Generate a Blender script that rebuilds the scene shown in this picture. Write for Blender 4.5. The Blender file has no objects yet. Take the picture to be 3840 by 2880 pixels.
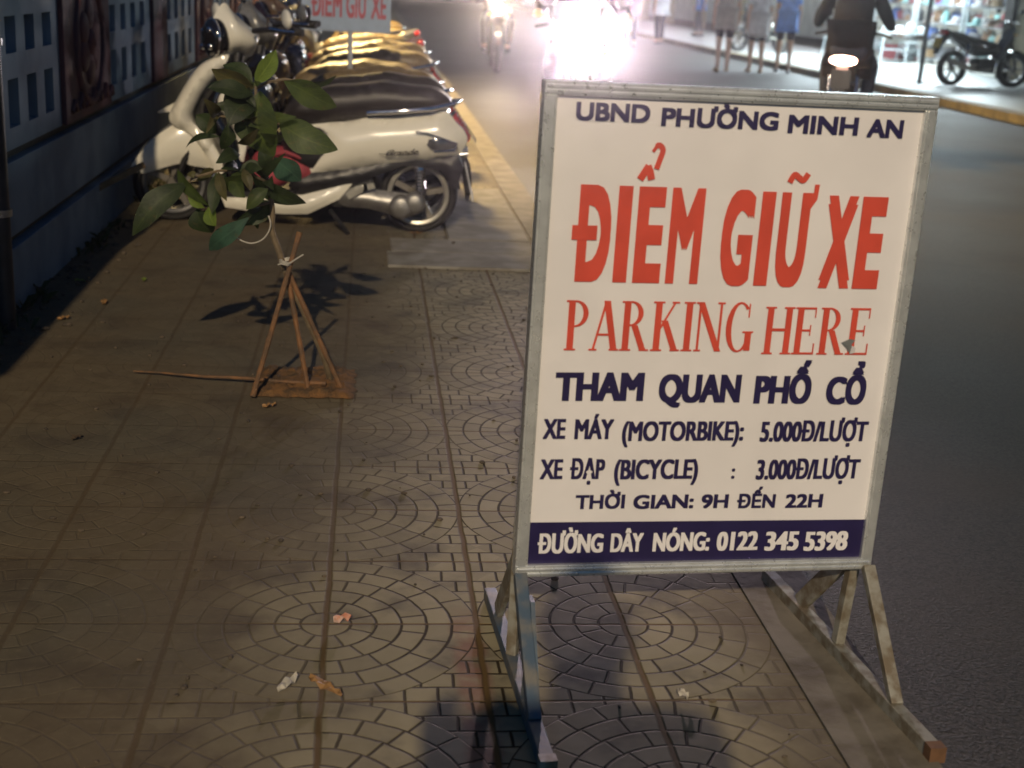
import bpy, bmesh, math, random
from mathutils import Vector, Matrix, Euler, geometry
random.seed(7)
S = bpy.context.scene
C = S.collection
R = math.radians
PI = math.pi

# ------------------------------------------------------------------ camera
F_PX, ROLL, VPX, VPY, EYE = 4900.0, 0.058, 1397, -90, 1.28
_d = Vector(((VPX - 1920) / F_PX, -(VPY - 1440) / F_PX, -1)).normalized()
_e = Vector((1, -ROLL, 0))
_u = _e.cross(_d).normalized()
if _u.y < 0: _u = -_u
_r = _d.cross(_u)
RM = Matrix((_r, _d, _u))                       # camera axes -> world axes (X right, Y along street, Z up)
CAM = Vector((0, 0, EYE))
cd = bpy.data.cameras.new("camera")
cam = bpy.data.objects.new("camera", cd); C.objects.link(cam)
cam.matrix_world = Matrix.Translation(CAM) @ RM.to_4x4()
cd.sensor_fit = 'HORIZONTAL'; cd.sensor_width = 36.0; cd.lens = F_PX * 36.0 / 3840
cd.clip_start = 0.05; cd.clip_end = 2000
cd.dof.use_dof = True; cd.dof.focus_distance = 3.1; cd.dof.aperture_fstop = 4.0
S.camera = cam
def ray(px, py): return RM @ Vector(((px - 1920) / F_PX, -(py - 1440) / F_PX, -1))
def G(px, py, z=0):
    v = ray(px, py); return CAM + v * ((z - EYE) / v.z)
def atY(px, py, Y):
    v = ray(px, py); return CAM + v * (Y / v.y)

# ------------------------------------------------------------------ night sky, exposure, lamps
W = bpy.data.worlds.new("World"); S.world = W; W.use_nodes = True
_n = W.node_tree.nodes
sky = _n.new('ShaderNodeTexSky'); sky.sky_type = 'NISHITA'; sky.sun_disc = False
sky.sun_elevation = R(-4); sky.sun_rotation = R(200)
bg = _n['Background']; bg.inputs['Strength'].default_value = 3.6
_tint = _n.new('ShaderNodeMix'); _tint.data_type = 'RGBA'; _tint.blend_type = 'MULTIPLY'; _tint.inputs[0].default_value = 1
_tint.inputs[7].default_value = (.17, .54, 1.0, 1)
W.node_tree.links.new(sky.outputs[0], _tint.inputs[6]); W.node_tree.links.new(_tint.outputs[2], bg.inputs['Color'])
S.view_settings.view_transform = 'Standard'; S.view_settings.look = 'None'
S.view_settings.exposure = 0; S.view_settings.gamma = 1
S.cycles.use_denoising = True
S.cycles.sample_clamp_indirect = 6
S.cycles.max_bounces = 6

def aim(o, tgt):
    o.rotation_euler = (Vector(tgt) - o.location).to_track_quat('-Z', 'Y').to_euler()
def spot(name, loc, tgt, power, col, angle=80, blend=.6, size=.1):
    l = bpy.data.lights.new(name, 'SPOT'); l.energy = power; l.color = col
    l.spot_size = R(angle); l.spot_blend = blend; l.shadow_soft_size = size
    o = bpy.data.objects.new(name, l); C.objects.link(o); o.location = loc; aim(o, tgt); return o
def area(name, loc, tgt, power, col, sx, sy):
    l = bpy.data.lights.new(name, 'AREA'); l.shape = 'RECTANGLE'; l.size = sx; l.size_y = sy; l.energy = power; l.color = col
    o = bpy.data.objects.new(name, l); C.objects.link(o); o.location = loc; aim(o, tgt); return o
spot('street_lamp_light', (-3.9, -30.9, 20.0), (1.2, 4.2, 0), 49000, (1, .805, .545), 26, .8, .26)
spot('sodium_lamp_light', (-1.25, 14.2, 4.7), (.9, 13.7, 0), 5600, (1, .70, .28), 112, .45, .25)
area('shop_ceiling_light', (12.8, 28.6, 3.15), (12.7, 28.6, 0), 1200, (.84, .96, 1), 2.0, 8)
area('shop_front_light', (11.7, 28.5, 3.1), (8.0, 27.0, 0), 900, (.76, .94, 1), 8, .5)
area('street_shop_light', (11.6, 44, 3.0), (5.0, 38, 0), 800, (.92, .94, 1), 20, .5)

# ------------------------------------------------------------------ materials
class Nd:                                        # tiny expression builder for math nodes
    def __init__(s, nt, k): s.nt, s.k = nt, k
    def _m(s, op, *a):
        n = s.nt.nodes.new('ShaderNodeMath'); n.operation = op
        for i, x in enumerate((s,) + a):
            if isinstance(x, Nd): s.nt.links.new(x.k, n.inputs[i])
            else: n.inputs[i].default_value = x
        return Nd(s.nt, n.outputs[0])
    def __add__(s, o): return s._m('ADD', o)
    def __sub__(s, o): return s._m('SUBTRACT', o)
    def __mul__(s, o): return s._m('MULTIPLY', o)
    def __truediv__(s, o): return s._m('DIVIDE', o)
    def f(s, op, *a): return s._m(op, *a)
    def sstep(s, a, b):
        n = s.nt.nodes.new('ShaderNodeMapRange'); n.interpolation_type = 'SMOOTHSTEP'
        s.nt.links.new(s.k, n.inputs[0]); n.inputs[1].default_value = a; n.inputs[2].default_value = b
        return Nd(s.nt, n.outputs[0])
def noise(nt, scale, detail=4, vec=None, rough=.55):
    n = nt.nodes.new('ShaderNodeTexNoise'); n.inputs['Scale'].default_value = scale
    n.inputs['Detail'].default_value = detail; n.inputs['Roughness'].default_value = rough
    if vec is None:
        t = nt.nodes.get('TC') or nt.nodes.new('ShaderNodeTexCoord'); t.name = 'TC'; vec = t.outputs['Object']
    nt.links.new(vec, n.inputs['Vector']); return Nd(nt, n.outputs[0])
def mix(nt, f, a, b):
    n = nt.nodes.new('ShaderNodeMix'); n.data_type = 'RGBA'
    if isinstance(f, Nd): nt.links.new(f.k, n.inputs[0])
    else: n.inputs[0].default_value = f
    for i, x in ((6, a), (7, b)):
        if isinstance(x, tuple): n.inputs[i].default_value = x + (1,)
        else: nt.links.new(x, n.inputs[i])
    return n.outputs[2]
def new_mat(name):
    m = bpy.data.materials.new(name); m.use_nodes = True
    return m, m.node_tree, m.node_tree.nodes['Principled BSDF']
MATS = {}
def mat(name, col, rough=.5, metal=0, var=.25, scale=14, bump=0, coat=0, col2=None, spec=.5, rvar=.12):
    if name in MATS: return MATS[name]
    m, nt, p = new_mat(name)
    n = noise(nt, scale)
    dark = col2 or tuple(c * (1 - var) for c in col)
    nt.links.new(mix(nt, n.sstep(.35, .65), col, dark), p.inputs['Base Color'])
    nt.links.new((noise(nt, scale * 2.3) * (2 * rvar) + (rough - rvar)).k, p.inputs['Roughness'])
    p.inputs['Metallic'].default_value = metal
    p.inputs['Coat Weight'].default_value = coat
    p.inputs['Specular IOR Level'].default_value = spec
    if bump:
        b = nt.nodes.new('ShaderNodeBump'); b.inputs['Strength'].default_value = .6; b.inputs['Distance'].default_value = bump
        nt.links.new(noise(nt, scale * 6, 6).k, b.inputs['Height']); nt.links.new(b.outputs[0], p.inputs['Normal'])
    MATS[name] = m; return m
def emit(name, col, strength):
    if name in MATS: return MATS[name]
    m, nt, p = new_mat(name)
    p.inputs['Base Color'].default_value = (.3, .3, .3, 1)
    p.inputs['Emission Color'].default_value = col + (1,); p.inputs['Emission Strength'].default_value = strength
    MATS[name] = m; return m

cream = mat('cream_paint', (.80, .765, .65), .22, var=.05, coat=.8, scale=5)
black_plastic = mat('black_plastic', (.012, .012, .013), .42, var=.3)
black_gloss = mat('black_gloss', (.008, .008, .01), .12, var=.3, coat=.6)
rubber = mat('rubber', (.018, .017, .016), .75, bump=.002)
chrome = mat('chrome', (.75, .75, .77), .14, 1, var=.1)
alloy = mat('alloy', (.50, .48, .42), .36, .55, var=.2)
castal = mat('cast_aluminium', (.36, .35, .33), .45, .8, var=.25)
vinyl = mat('seat_vinyl', (.020, .016, .014), .46, var=.3, scale=30, bump=.0015)
vinyl_lamplit = mat('seat_vinyl_lamplit', (.17, .12, .050), .42, var=.3, scale=30, bump=.0015)  # black vinyl with the yellow lamp sheen put into its colour
red_lens = mat('red_lens', (.45, .02, .02), .12, coat=.5)
grey_lens = mat('smoked_lens', (.14, .14, .15), .10, .5, coat=.8)
amber_lens = mat('amber_lens', (.75, .38, .04), .2)
mirror_glass = mat('mirror_glass', (.6, .62, .65), .04, 1)
sign_white = mat('sign_vinyl_white', (.80, .77, .765), .42, var=.07, scale=5, bump=.0006)
sign_red = mat('sign_red', (.66, .080, .048), .42, var=.12)
sign_navy = mat('sign_navy', (.022, .016, .075), .4, var=.15)
sign_alu = mat('sign_aluminium', (.78, .80, .79), .30, .65, var=.15, scale=30)
old_steel = mat('painted_steel_worn', (.31, .30, .255), .55, .25, col2=(.17, .135, .09), scale=30)
blue_steel = mat('blue_painted_steel', (.05, .085, .13), .55, .1, col2=(.16, .15, .13), scale=16)
rust = mat('rust', (.15, .075, .035), .8, scale=40)
bamboo = mat('bamboo', (.20, .095, .036), .75, col2=(.09, .055, .03), scale=18)
bark = mat('bark', (.16, .12, .07), .8, bump=.003, scale=40)
wire_m = mat('wire_white', (.55, .52, .45), .5)
skin = mat('skin', (.56, .35, .23), .5, var=.12)
hair = mat('hair', (.012, .009, .007), .5)
conc = mat('concrete', (.24, .225, .19), .85, col2=(.15, .13, .10), scale=6, bump=.004)

def leaf_mat(name, a, b):
    m, nt, p = new_mat(name)
    uv = nt.nodes.new('ShaderNodeUVMap'); sx = nt.nodes.new('ShaderNodeSeparateXYZ'); nt.links.new(uv.outputs[0], sx.inputs[0])
    lu, lv = Nd(nt, sx.outputs[0]), (Nd(nt, sx.outputs[1]) - .5).f('ABSOLUTE')
    vein = ((lu * 9.0 - lv * 5.0).f('FRACT') - .5).f('ABSOLUTE').sstep(.07, .0).f('MAXIMUM', lv.sstep(.035, .012))
    lc = mix(nt, noise(nt, 22).sstep(.35, .65), a, b)
    lc = mix(nt, noise(nt, 45, 5).sstep(.60, .72) * .7, lc, (.075, .055, .022))
    lc = mix(nt, vein * .55, lc, (a[0] * 1.9, a[1] * 1.7, a[2] * 1.6))
    nt.links.new(lc, p.inputs['Base Color'])
    p.inputs['Roughness'].default_value = .55; p.inputs['Specular IOR Level'].default_value = .35
    bmp = nt.nodes.new('ShaderNodeBump'); bmp.inputs['Strength'].default_value = .4; bmp.inputs['Distance'].default_value = .004
    nt.links.new(noise(nt, 60).k, bmp.inputs['Height']); nt.links.new(bmp.outputs[0], p.inputs['Normal'])
    tr = nt.nodes.new('ShaderNodeBsdfTranslucent'); tr.inputs['Color'].default_value = (a[0] * 1.6, a[1] * 1.7, a[2], 1)
    mx = nt.nodes.new('ShaderNodeMixShader'); mx.inputs[0].default_value = .22
    nt.links.new(p.outputs[0], mx.inputs[1]); nt.links.new(tr.outputs[0], mx.inputs[2])
    nt.links.new(mx.outputs[0], nt.nodes['Material Output'].inputs[0]); return m
leaf_green = leaf_mat('leaf_green', (.048, .068, .016), (.026, .042, .011))
leaf_dark = leaf_mat('leaf_dark', (.028, .043, .014), (.016, .026, .010))
leaf_light = leaf_mat('leaf_light', (.12, .17, .03), (.08, .12, .02))
leaf_brown = leaf_mat('leaf_brown', (.075, .070, .025), (.05, .045, .02))
leaf_blue_lit = leaf_mat('leaf_blue_lit', (.04, .09, .06), (.025, .055, .04))  # green leaf with bluish light put into its colour

# ------------------------------------------------------------------ mesh helpers
def catmull(pts, n=6, closed=True):
    out = []; k = len(pts)
    for i in range(k if closed else k - 1):
        if closed: p = [pts[(i + j - 1) % k] for j in range(4)]
        else: p = [pts[min(max(i + j - 1, 0), k - 1)] for j in range(4)]
        for s in range(n):
            t = s / n
            out.append(tuple(.5 * ((2 * b) + (c - a) * t + (2 * a - 5 * b + 4 * c - d) * t * t + (3 * b - a - 3 * c + d) * t ** 3)
                             for a, b, c, d in zip(*p)))
    if not closed: out.append(tuple(pts[-1]))
    return out
class MB:
    def __init__(s): s.v, s.f = [], []
    def add(s, vs, fs, m=None):
        o = len(s.v)
        s.v += [tuple(m @ Vector(v)) if m else tuple(v) for v in vs]
        s.f += [tuple(i + o for i in f) for f in fs]; return s
    def box(s, a, b, m=None):
        (x0, y0, z0), (x1, y1, z1) = a, b
        vs = [(x, y, z) for x in (x0, x1) for y in (y0, y1) for z in (z0, z1)]
        return s.add(vs, [(0, 1, 3, 2), (4, 6, 7, 5), (0, 4, 5, 1), (2, 3, 7, 6), (0, 2, 6, 4), (1, 5, 7, 3)], m)
    def bar(s, p, q, w, h, up=(0, 0, 1)):        # rectangular bar between two points
        p, q = Vector(p), Vector(q); d = (q - p).normalized(); side = d.cross(Vector(up))
        if side.length < 1e-4: side = d.cross(Vector((0, 1, 0)))
        side.normalize(); u2 = side.cross(d); vs = []
        for c in (p, q):
            for a, b in ((-1, -1), (1, -1), (1, 1), (-1, 1)): vs.append(c + side * a * w / 2 + u2 * b * h / 2)
        return s.add(vs, [(3, 2, 1, 0), (4, 5, 6, 7), (0, 1, 5, 4), (1, 2, 6, 5), (2, 3, 7, 6), (3, 0, 4, 7)])
    def tube(s, pts, r, n=10, cap=True):
        pts = [Vector(p) for p in pts]; k = len(pts)
        rr = r if isinstance(r, (list, tuple)) else [r] * k
        vs, fs = [], []; side = None
        for i, p in enumerate(pts):
            d = (pts[min(i + 1, k - 1)] - pts[max(i - 1, 0)]).normalized()
            if side is None:
                side = d.cross(Vector((0, 0, 1)))
                if side.length < .05: side = d.cross(Vector((0, 1, 0)))
            side = (side - d * side.dot(d)).normalized(); up = d.cross(side)
            for j in range(n):
                a = 2 * PI * j / n; vs.append(p + (side * math.cos(a) + up * math.sin(a)) * rr[i])
        for i in range(k - 1):
            for j in range(n): fs.append((i * n + j, i * n + (j + 1) % n, (i + 1) * n + (j + 1) % n, (i + 1) * n + j))
        if cap: fs += [tuple(range(n))[::-1], tuple((k - 1) * n + j for j in range(n))]
        return s.add(vs, fs)
    def lathe(s, prof, n=32, m=None, axis='y'):  # profile (radius, height) about an axis
        vs, fs = [], []; k = len(prof)
        for r, h in prof:
            for j in range(n):
                a = 2 * PI * j / n; x, z = r * math.cos(a), r * math.sin(a)
                vs.append((x, h, z) if axis == 'y' else (x, z, h) if axis == 'z' else (h, x, z))
        for i in range(k - 1):
            for j in range(n): fs.append((i * n + j, i * n + (j + 1) % n, (i + 1) * n + (j + 1) % n, (i + 1) * n + j))
        return s.add(vs, fs, m)
    def ell(s, c, r, m=None, nu=20, nv=12):
        vs, fs = [], []
        for i in range(nv + 1):
            t = PI * i / nv
            for j in range(nu):
                a = 2 * PI * j / nu
                vs.append((c[0] + r[0] * math.sin(t) * math.cos(a), c[1] + r[1] * math.sin(t) * math.sin(a), c[2] + r[2] * math.cos(t)))
        for i in range(nv):
            for j in range(nu): fs.append((i * nu + j, (i + 1) * nu + j, (i + 1) * nu + (j + 1) % nu, i * nu + (j + 1) % nu))
        return s.add(vs, fs, m)
    def prism(s, pts, y0, y1, m=None):           # polygon in XZ extruded along Y
        k = len(pts); vs = [(x, y0, z) for x, z in pts] + [(x, y1, z) for x, z in pts]
        return s.add(vs, [tuple(range(k)), tuple(range(2 * k - 1, k - 1, -1))] + [(i, i + k, (i + 1) % k + k, (i + 1) % k) for i in range(k)], m)
    def pillow(s, pts, yc, T, Rr, m=None, step=.022, smooth=4, e=.5, flat=0.0):
        """rounded solid from a side outline (x,z): half thickness T reached Rr in from the outline"""
        b = [Vector(p) for p in (catmull(pts, smooth) if smooth else pts)]
        rs = []
        for i, p in enumerate(b):
            q = b[(i + 1) % len(b)]; L = (q - p).length; n = max(1, int(L / step))
            rs += [p.lerp(q, j / n) for j in range(n)]
        b = rs; nb = len(b)
        x0, x1 = min(p.x for p in b), max(p.x for p in b); z0, z1 = min(p.y for p in b), max(p.y for p in b)
        def dist(p):
            best = 9
            for i in range(nb):
                a, d = b[i - 1], b[i]; e_ = d - a; L2 = e_.length_squared
                t = max(0, min(1, (p - a).dot(e_) / L2)) if L2 > 0 else 0
                best = min(best, (p - a - e_ * t).length_squared)
            return math.sqrt(best)
        def inside(p):
            c = False
            for i in range(nb):
                a, d = b[i], b[i - 1]
                if (a.y > p.y) != (d.y > p.y) and p.x < (d.x - a.x) * (p.y - a.y) / (d.y - a.y) + a.x: c = not c
            return c
        g = []
        x = x0 + step / 2; row = 0
        while x < x1:
            z = z0 + (step / 2 if row % 2 else 0)
            while z < z1:
                p = Vector((x, z))
                if inside(p) and dist(p) > step * .55: g.append(p)
                z += step
            x += step * .87; row += 1
        vs, _, fs, *_r2 = geometry.delaunay_2d_cdt(b + g, [(i, (i + 1) % nb) for i in range(nb)], [], 1, 1e-6)
        nv = len(vs); H = []
        for i, p in enumerate(vs):
            d = min(dist(p), Rr) / Rr if i >= nb else 0
            H.append(flat + (T - flat) * (1 - (1 - d) ** 2) ** e)
        nbr = [set() for _ in range(nv)]
        for t in fs:
            for q in range(len(t)): nbr[t[q]].add(t[q - 1]); nbr[t[q - 1]].add(t[q])
        for _ in range(5): H = [H[i] if i < nb else .45 * H[i] + .55 * sum(H[j] for j in nbr[i]) / max(1, len(nbr[i])) for i in range(nv)]
        V = [(p.x, yc - h, p.y) for p, h in zip(vs, H)] + [(p.x, yc + h, p.y) for p, h in zip(vs, H)]
        FS = [tuple(f) for f in fs] + [tuple(i + nv for i in reversed(f)) for f in fs]
        FS += [(i, (i + 1) % nb, (i + 1) % nb + nv, i + nv) for i in range(nb)]
        return s.add(V, FS, m)
    def build(s, name, m, parent=None, smooth=True, bevel=0, angle=40):
        me = bpy.data.meshes.new(name); me.from_pydata(s.v, [], s.f)
        bm = bmesh.new(); bm.from_mesh(me)
        bmesh.ops.remove_doubles(bm, verts=bm.verts, dist=2e-5)
        bmesh.ops.recalc_face_normals(bm, faces=bm.faces); bm.to_mesh(me); bm.free()
        if smooth:
            me.polygons.foreach_set('use_smooth', [True] * len(me.polygons))
            me.set_sharp_from_angle(angle=R(angle))
        o = bpy.data.objects.new(name, me); C.objects.link(o)
        me.materials.append(m)
        if bevel:
            b = o.modifiers.new('bevel', 'BEVEL'); b.width = bevel; b.segments = 2; b.limit_method = 'ANGLE'
        if parent: o.parent = parent
        return o
def tag(o, label=None, cat=None, group=None, kind=None):
    if label: o['label'] = label
    if cat: o['category'] = cat
    if group: o['group'] = group
    if kind: o['kind'] = kind
    return o
def thing(name, label, cat, loc=(0, 0, 0), rz=0, group=None):
    o = bpy.data.objects.new(name, None); C.objects.link(o); o.location = loc; o.rotation_euler = (0, 0, rz)
    o.empty_display_size = .1
    return tag(o, label, cat, group)
def struct(o): o['kind'] = 'structure'; return o
def copy_tree(o, parent=None):
    c = o.copy(); C.objects.link(c)
    if parent: c.parent = parent
    for ch in o.children: copy_tree(ch, c)
    return c
def rotz(a, px=0, py=0, pz=0):
    return Matrix.Translation((px, py, pz)) @ Matrix.Rotation(a, 4, 'Z') @ Matrix.Translation((-px, -py, -pz))

# ------------------------------------------------------------------ lettering
def text_outline(txt, font_size=1.0):
    cu = bpy.data.curves.new('t', 'FONT'); cu.body = txt; cu.size = font_size; cu.resolution_u = 4
    o = bpy.data.objects.new('t', cu); C.objects.link(o)
    bpy.context.view_layer.update()
    c2 = o.to_curve(bpy.context.evaluated_depsgraph_get())
    loops = []
    for sp in c2.splines:
        bp = sp.bezier_points; k = len(bp); L = []
        for i in range(k):
            a, b = bp[i], bp[(i + 1) % k]
            straight = a.handle_right_type == 'VECTOR' and b.handle_left_type == 'VECTOR'
            p0, p1, p2, p3 = a.co, a.handle_right, b.handle_left, b.co
            dv = (p3 - p0); lin = dv.length < 1e-7 or (abs((p1 - p0).cross(dv).z) < 1e-5 * max(dv.length, 1e-6) and abs((p2 - p0).cross(dv).z) < 1e-5 * max(dv.length, 1e-6))
            n = 1 if (straight or lin) else 5
            for s in range(n):
                t = s / n; q = p0 * (1 - t) ** 3 + p1 * 3 * t * (1 - t) ** 2 + p2 * 3 * t * t * (1 - t) + p3 * t ** 3
                L.append((q.x, q.y))
        cl = []
        for p in L:
            if not cl or abs(p[0] - cl[-1][0]) + abs(p[1] - cl[-1][1]) > 1e-5: cl.append(p)
        if len(cl) > 2 and abs(cl[0][0] - cl[-1][0]) + abs(cl[0][1] - cl[-1][1]) < 1e-5: cl.pop()
        if len(cl) > 2: loops.append(cl)
    o.to_curve_clear(); bpy.data.objects.remove(o); bpy.data.curves.remove(cu)
    return loops
def area2(L): return .5 * sum(L[i - 1][0] * L[i][1] - L[i][0] * L[i - 1][1] for i in range(len(L)))
def inside_loop(p, L):
    c = False
    for i in range(len(L)):
        a, d = L[i], L[i - 1]
        if (a[1] > p[1]) != (d[1] > p[1]) and p[0] < (d[0] - a[0]) * (p[1] - a[1]) / (d[1] - a[1]) + a[0]: c = not c
    return c
def orient(loops):
    out = []
    for i, L in enumerate(loops):
        depth = sum(all(inside_loop(p, M) for p in L[::3]) for j, M in enumerate(loops) if j != i)
        if (area2(L) > 0) != (depth % 2 == 0): L = L[::-1]
        out.append(L)
    return out
def fatten(loops, ox, oy):
    """bolder strokes: the union of shifted copies of the outlines"""
    out = []; o = orient(loops)
    for dx, dy in ((-ox, -oy), (ox, -oy), (-ox, oy), (ox, oy), (0, 0), (0, -oy), (0, oy)):
        out += [[(x + dx, y + dy) for x, y in L] for L in o]
    return out
def fill(loops, name, m, parent, z=0):
    """flat lettering in the XZ plane facing -Y; nonzero winding so overlapping contours stay solid"""
    vs, es = [], []
    for L in loops:
        o = len(vs); vs += [Vector(p) for p in L]; es += [(o + i, o + (i + 1) % len(L)) for i in range(len(L))]
    v, e, f, *_x = geometry.delaunay_2d_cdt(vs, es, [], 0, 1e-7)
    bb = [(min(p[0] for p in L), max(p[0] for p in L), min(p[1] for p in L), max(p[1] for p in L), 1 if area2(L) > 0 else -1) for L in loops]
    keep = []
    for t in f:
        c = sum((v[i] for i in t), Vector((0, 0))) / len(t); w = 0
        for L, (x0, x1, y0, y1, sg_) in zip(loops, bb):
            if x0 <= c.x <= x1 and y0 <= c.y <= y1 and inside_loop(c, L): w += sg_
        if w > 0: keep.append(t)
    mb = MB(); mb.add([(p.x, z, p.y) for p in v], keep)
    used = sorted({i for t in keep for i in t}); mp = {j: i for i, j in enumerate(used)}
    mb.v = [mb.v[i] for i in used]; mb.f = [tuple(mp[i] for i in t) for t in keep]
    return mb.build(name, m, parent, smooth=False)
CAPH = .682
def word_loops(txt, x0, x1, base, cap, bx=0, by=0, tight=None):
    L = text_outline(txt)
    L = fatten(L, bx, by) if bx or by else orient(L)
    xs = [p[0] for l in L for p in l]; a, b = min(xs), max(xs)
    sx = (x1 - x0) / (b - a); sy = cap / CAPH
    return [[(x0 + (x - a) * sx, base + (y + by) * sy * CAPH / (CAPH + 2 * by)) for x, y in l] for l in L]
def union_mesh(polys, name, m, parent, z=0):
    vs, fs = [], []
    for P in polys:
        o = len(vs); P = P if area2(P) > 0 else P[::-1]
        vs += [Vector(p) for p in P]; fs.append(list(range(o, o + len(P))))
    v, e, f, _a, _b, of = geometry.delaunay_2d_cdt(vs, [], fs, 0, 1e-6)
    mb = MB(); mb.add([(p.x, z, p.y) for p in v], [tuple(q) for q, i in zip(f, of) if i])
    return mb.build(name, m, parent, smooth=False)
def serif_glyph(ch):
    T, t, sh, so = .165, .060, .036, .06
    def rc(x0, y0, x1, y1): return [(x0, y0), (x1, y0), (x1, y1), (x0, y1)]
    def vst(x, w=T, top=True, bot=True):
        o = [rc(x, 0, x + w, 1)]
        if bot: o.append(rc(x - so, 0, x + w + so, sh))
        if top: o.append(rc(x - so, 1 - sh, x + w + so, 1))
        return o
    def arc(cx, cy, rx, ry, a0, a1, n=18): return [(cx + rx * math.cos(R(a0 + (a1 - a0) * i / n)), cy + ry * math.sin(R(a0 + (a1 - a0) * i / n))) for i in range(n + 1)]
    def ring(cx, cy, rx, ry, ix, iy, a0, a1, dx=0): return arc(cx, cy, rx, ry, a0, a1) + arc(cx + dx, cy, ix, iy, a1, a0)
    def diag(x0, y0, x1, y1, w): return [(x0 - w / 2, y0), (x0 + w / 2, y0), (x1 + w / 2, y1), (x1 - w / 2, y1)]
    if ch == 'P': return vst(.06) + [ring(.24, .735, .32, .265, .19, .228, -90, 90), rc(.15, .963, .25, 1), rc(.15, .47, .25, .507)], .60
    if ch == 'R': return vst(.06) + [ring(.24, .75, .31, .25, .18, .214, -90, 90), rc(.15, .964, .25, 1), rc(.15, .5, .25, .536), diag(.60, 0, .34, .52, T), rc(.50, 0, .74, sh)], .74
    if ch == 'A': return [diag(.07, 0, .345, 1, t), diag(.60, 0, .36, 1, T), rc(.16, .30, .52, .345), rc(-.03, 0, .17, sh), rc(.48, 0, .72, sh)], .69
    if ch == 'K': return vst(.06) + [diag(.17, .40, .56, 1, t), diag(.62, 0, .31, .62, T), rc(.47, 1 - sh, .66, 1), rc(.50, 0, .74, sh)], .73
    if ch == 'I': return vst(.06), .26
    if ch == 'N': return vst(.08, t) + [rc(.62, 0, .62 + t, 1), rc(.55, 1 - sh, .74, 1), diag(.645, 0, .12, 1, T), rc(0, 1 - sh, .14, 1)], .74
    if ch == 'G': return [ring(.36, .5, .34, .515, .21, .475, 48, 318, .015), rc(.53, .02, .53 + T, .42), rc(.46, .42 - sh, .74, .42), rc(.575, .70, .61, .98)], .74
    if ch == 'H': return vst(.06) + vst(.56) + [rc(.15, .49, .60, .49 + t)], .76
    if ch == 'E': return vst(.06) + [rc(.15, 1 - .045, .56, 1), rc(.15, 0, .60, .045), rc(.15, .49, .46, .535), rc(.53, .78, .56, 1), rc(.565, 0, .60, .24), rc(.43, .40, .46, .63)], .64
    return [], .30
def serif_word(txt, x0, x1, base, cap):
    polys = []; x = 0; gap = .05
    for ch in txt:
        g, w = serif_glyph(ch); polys += [[(px + x, py) for px, py in P] for P in g]; x += w + gap
    a = min(p[0] for P in polys for p in P); b = max(p[0] for P in polys for p in P)
    return [[(x0 + (px - a) / (b - a) * (x1 - x0), base + py * cap) for px, py in P] for P in polys]

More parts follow.
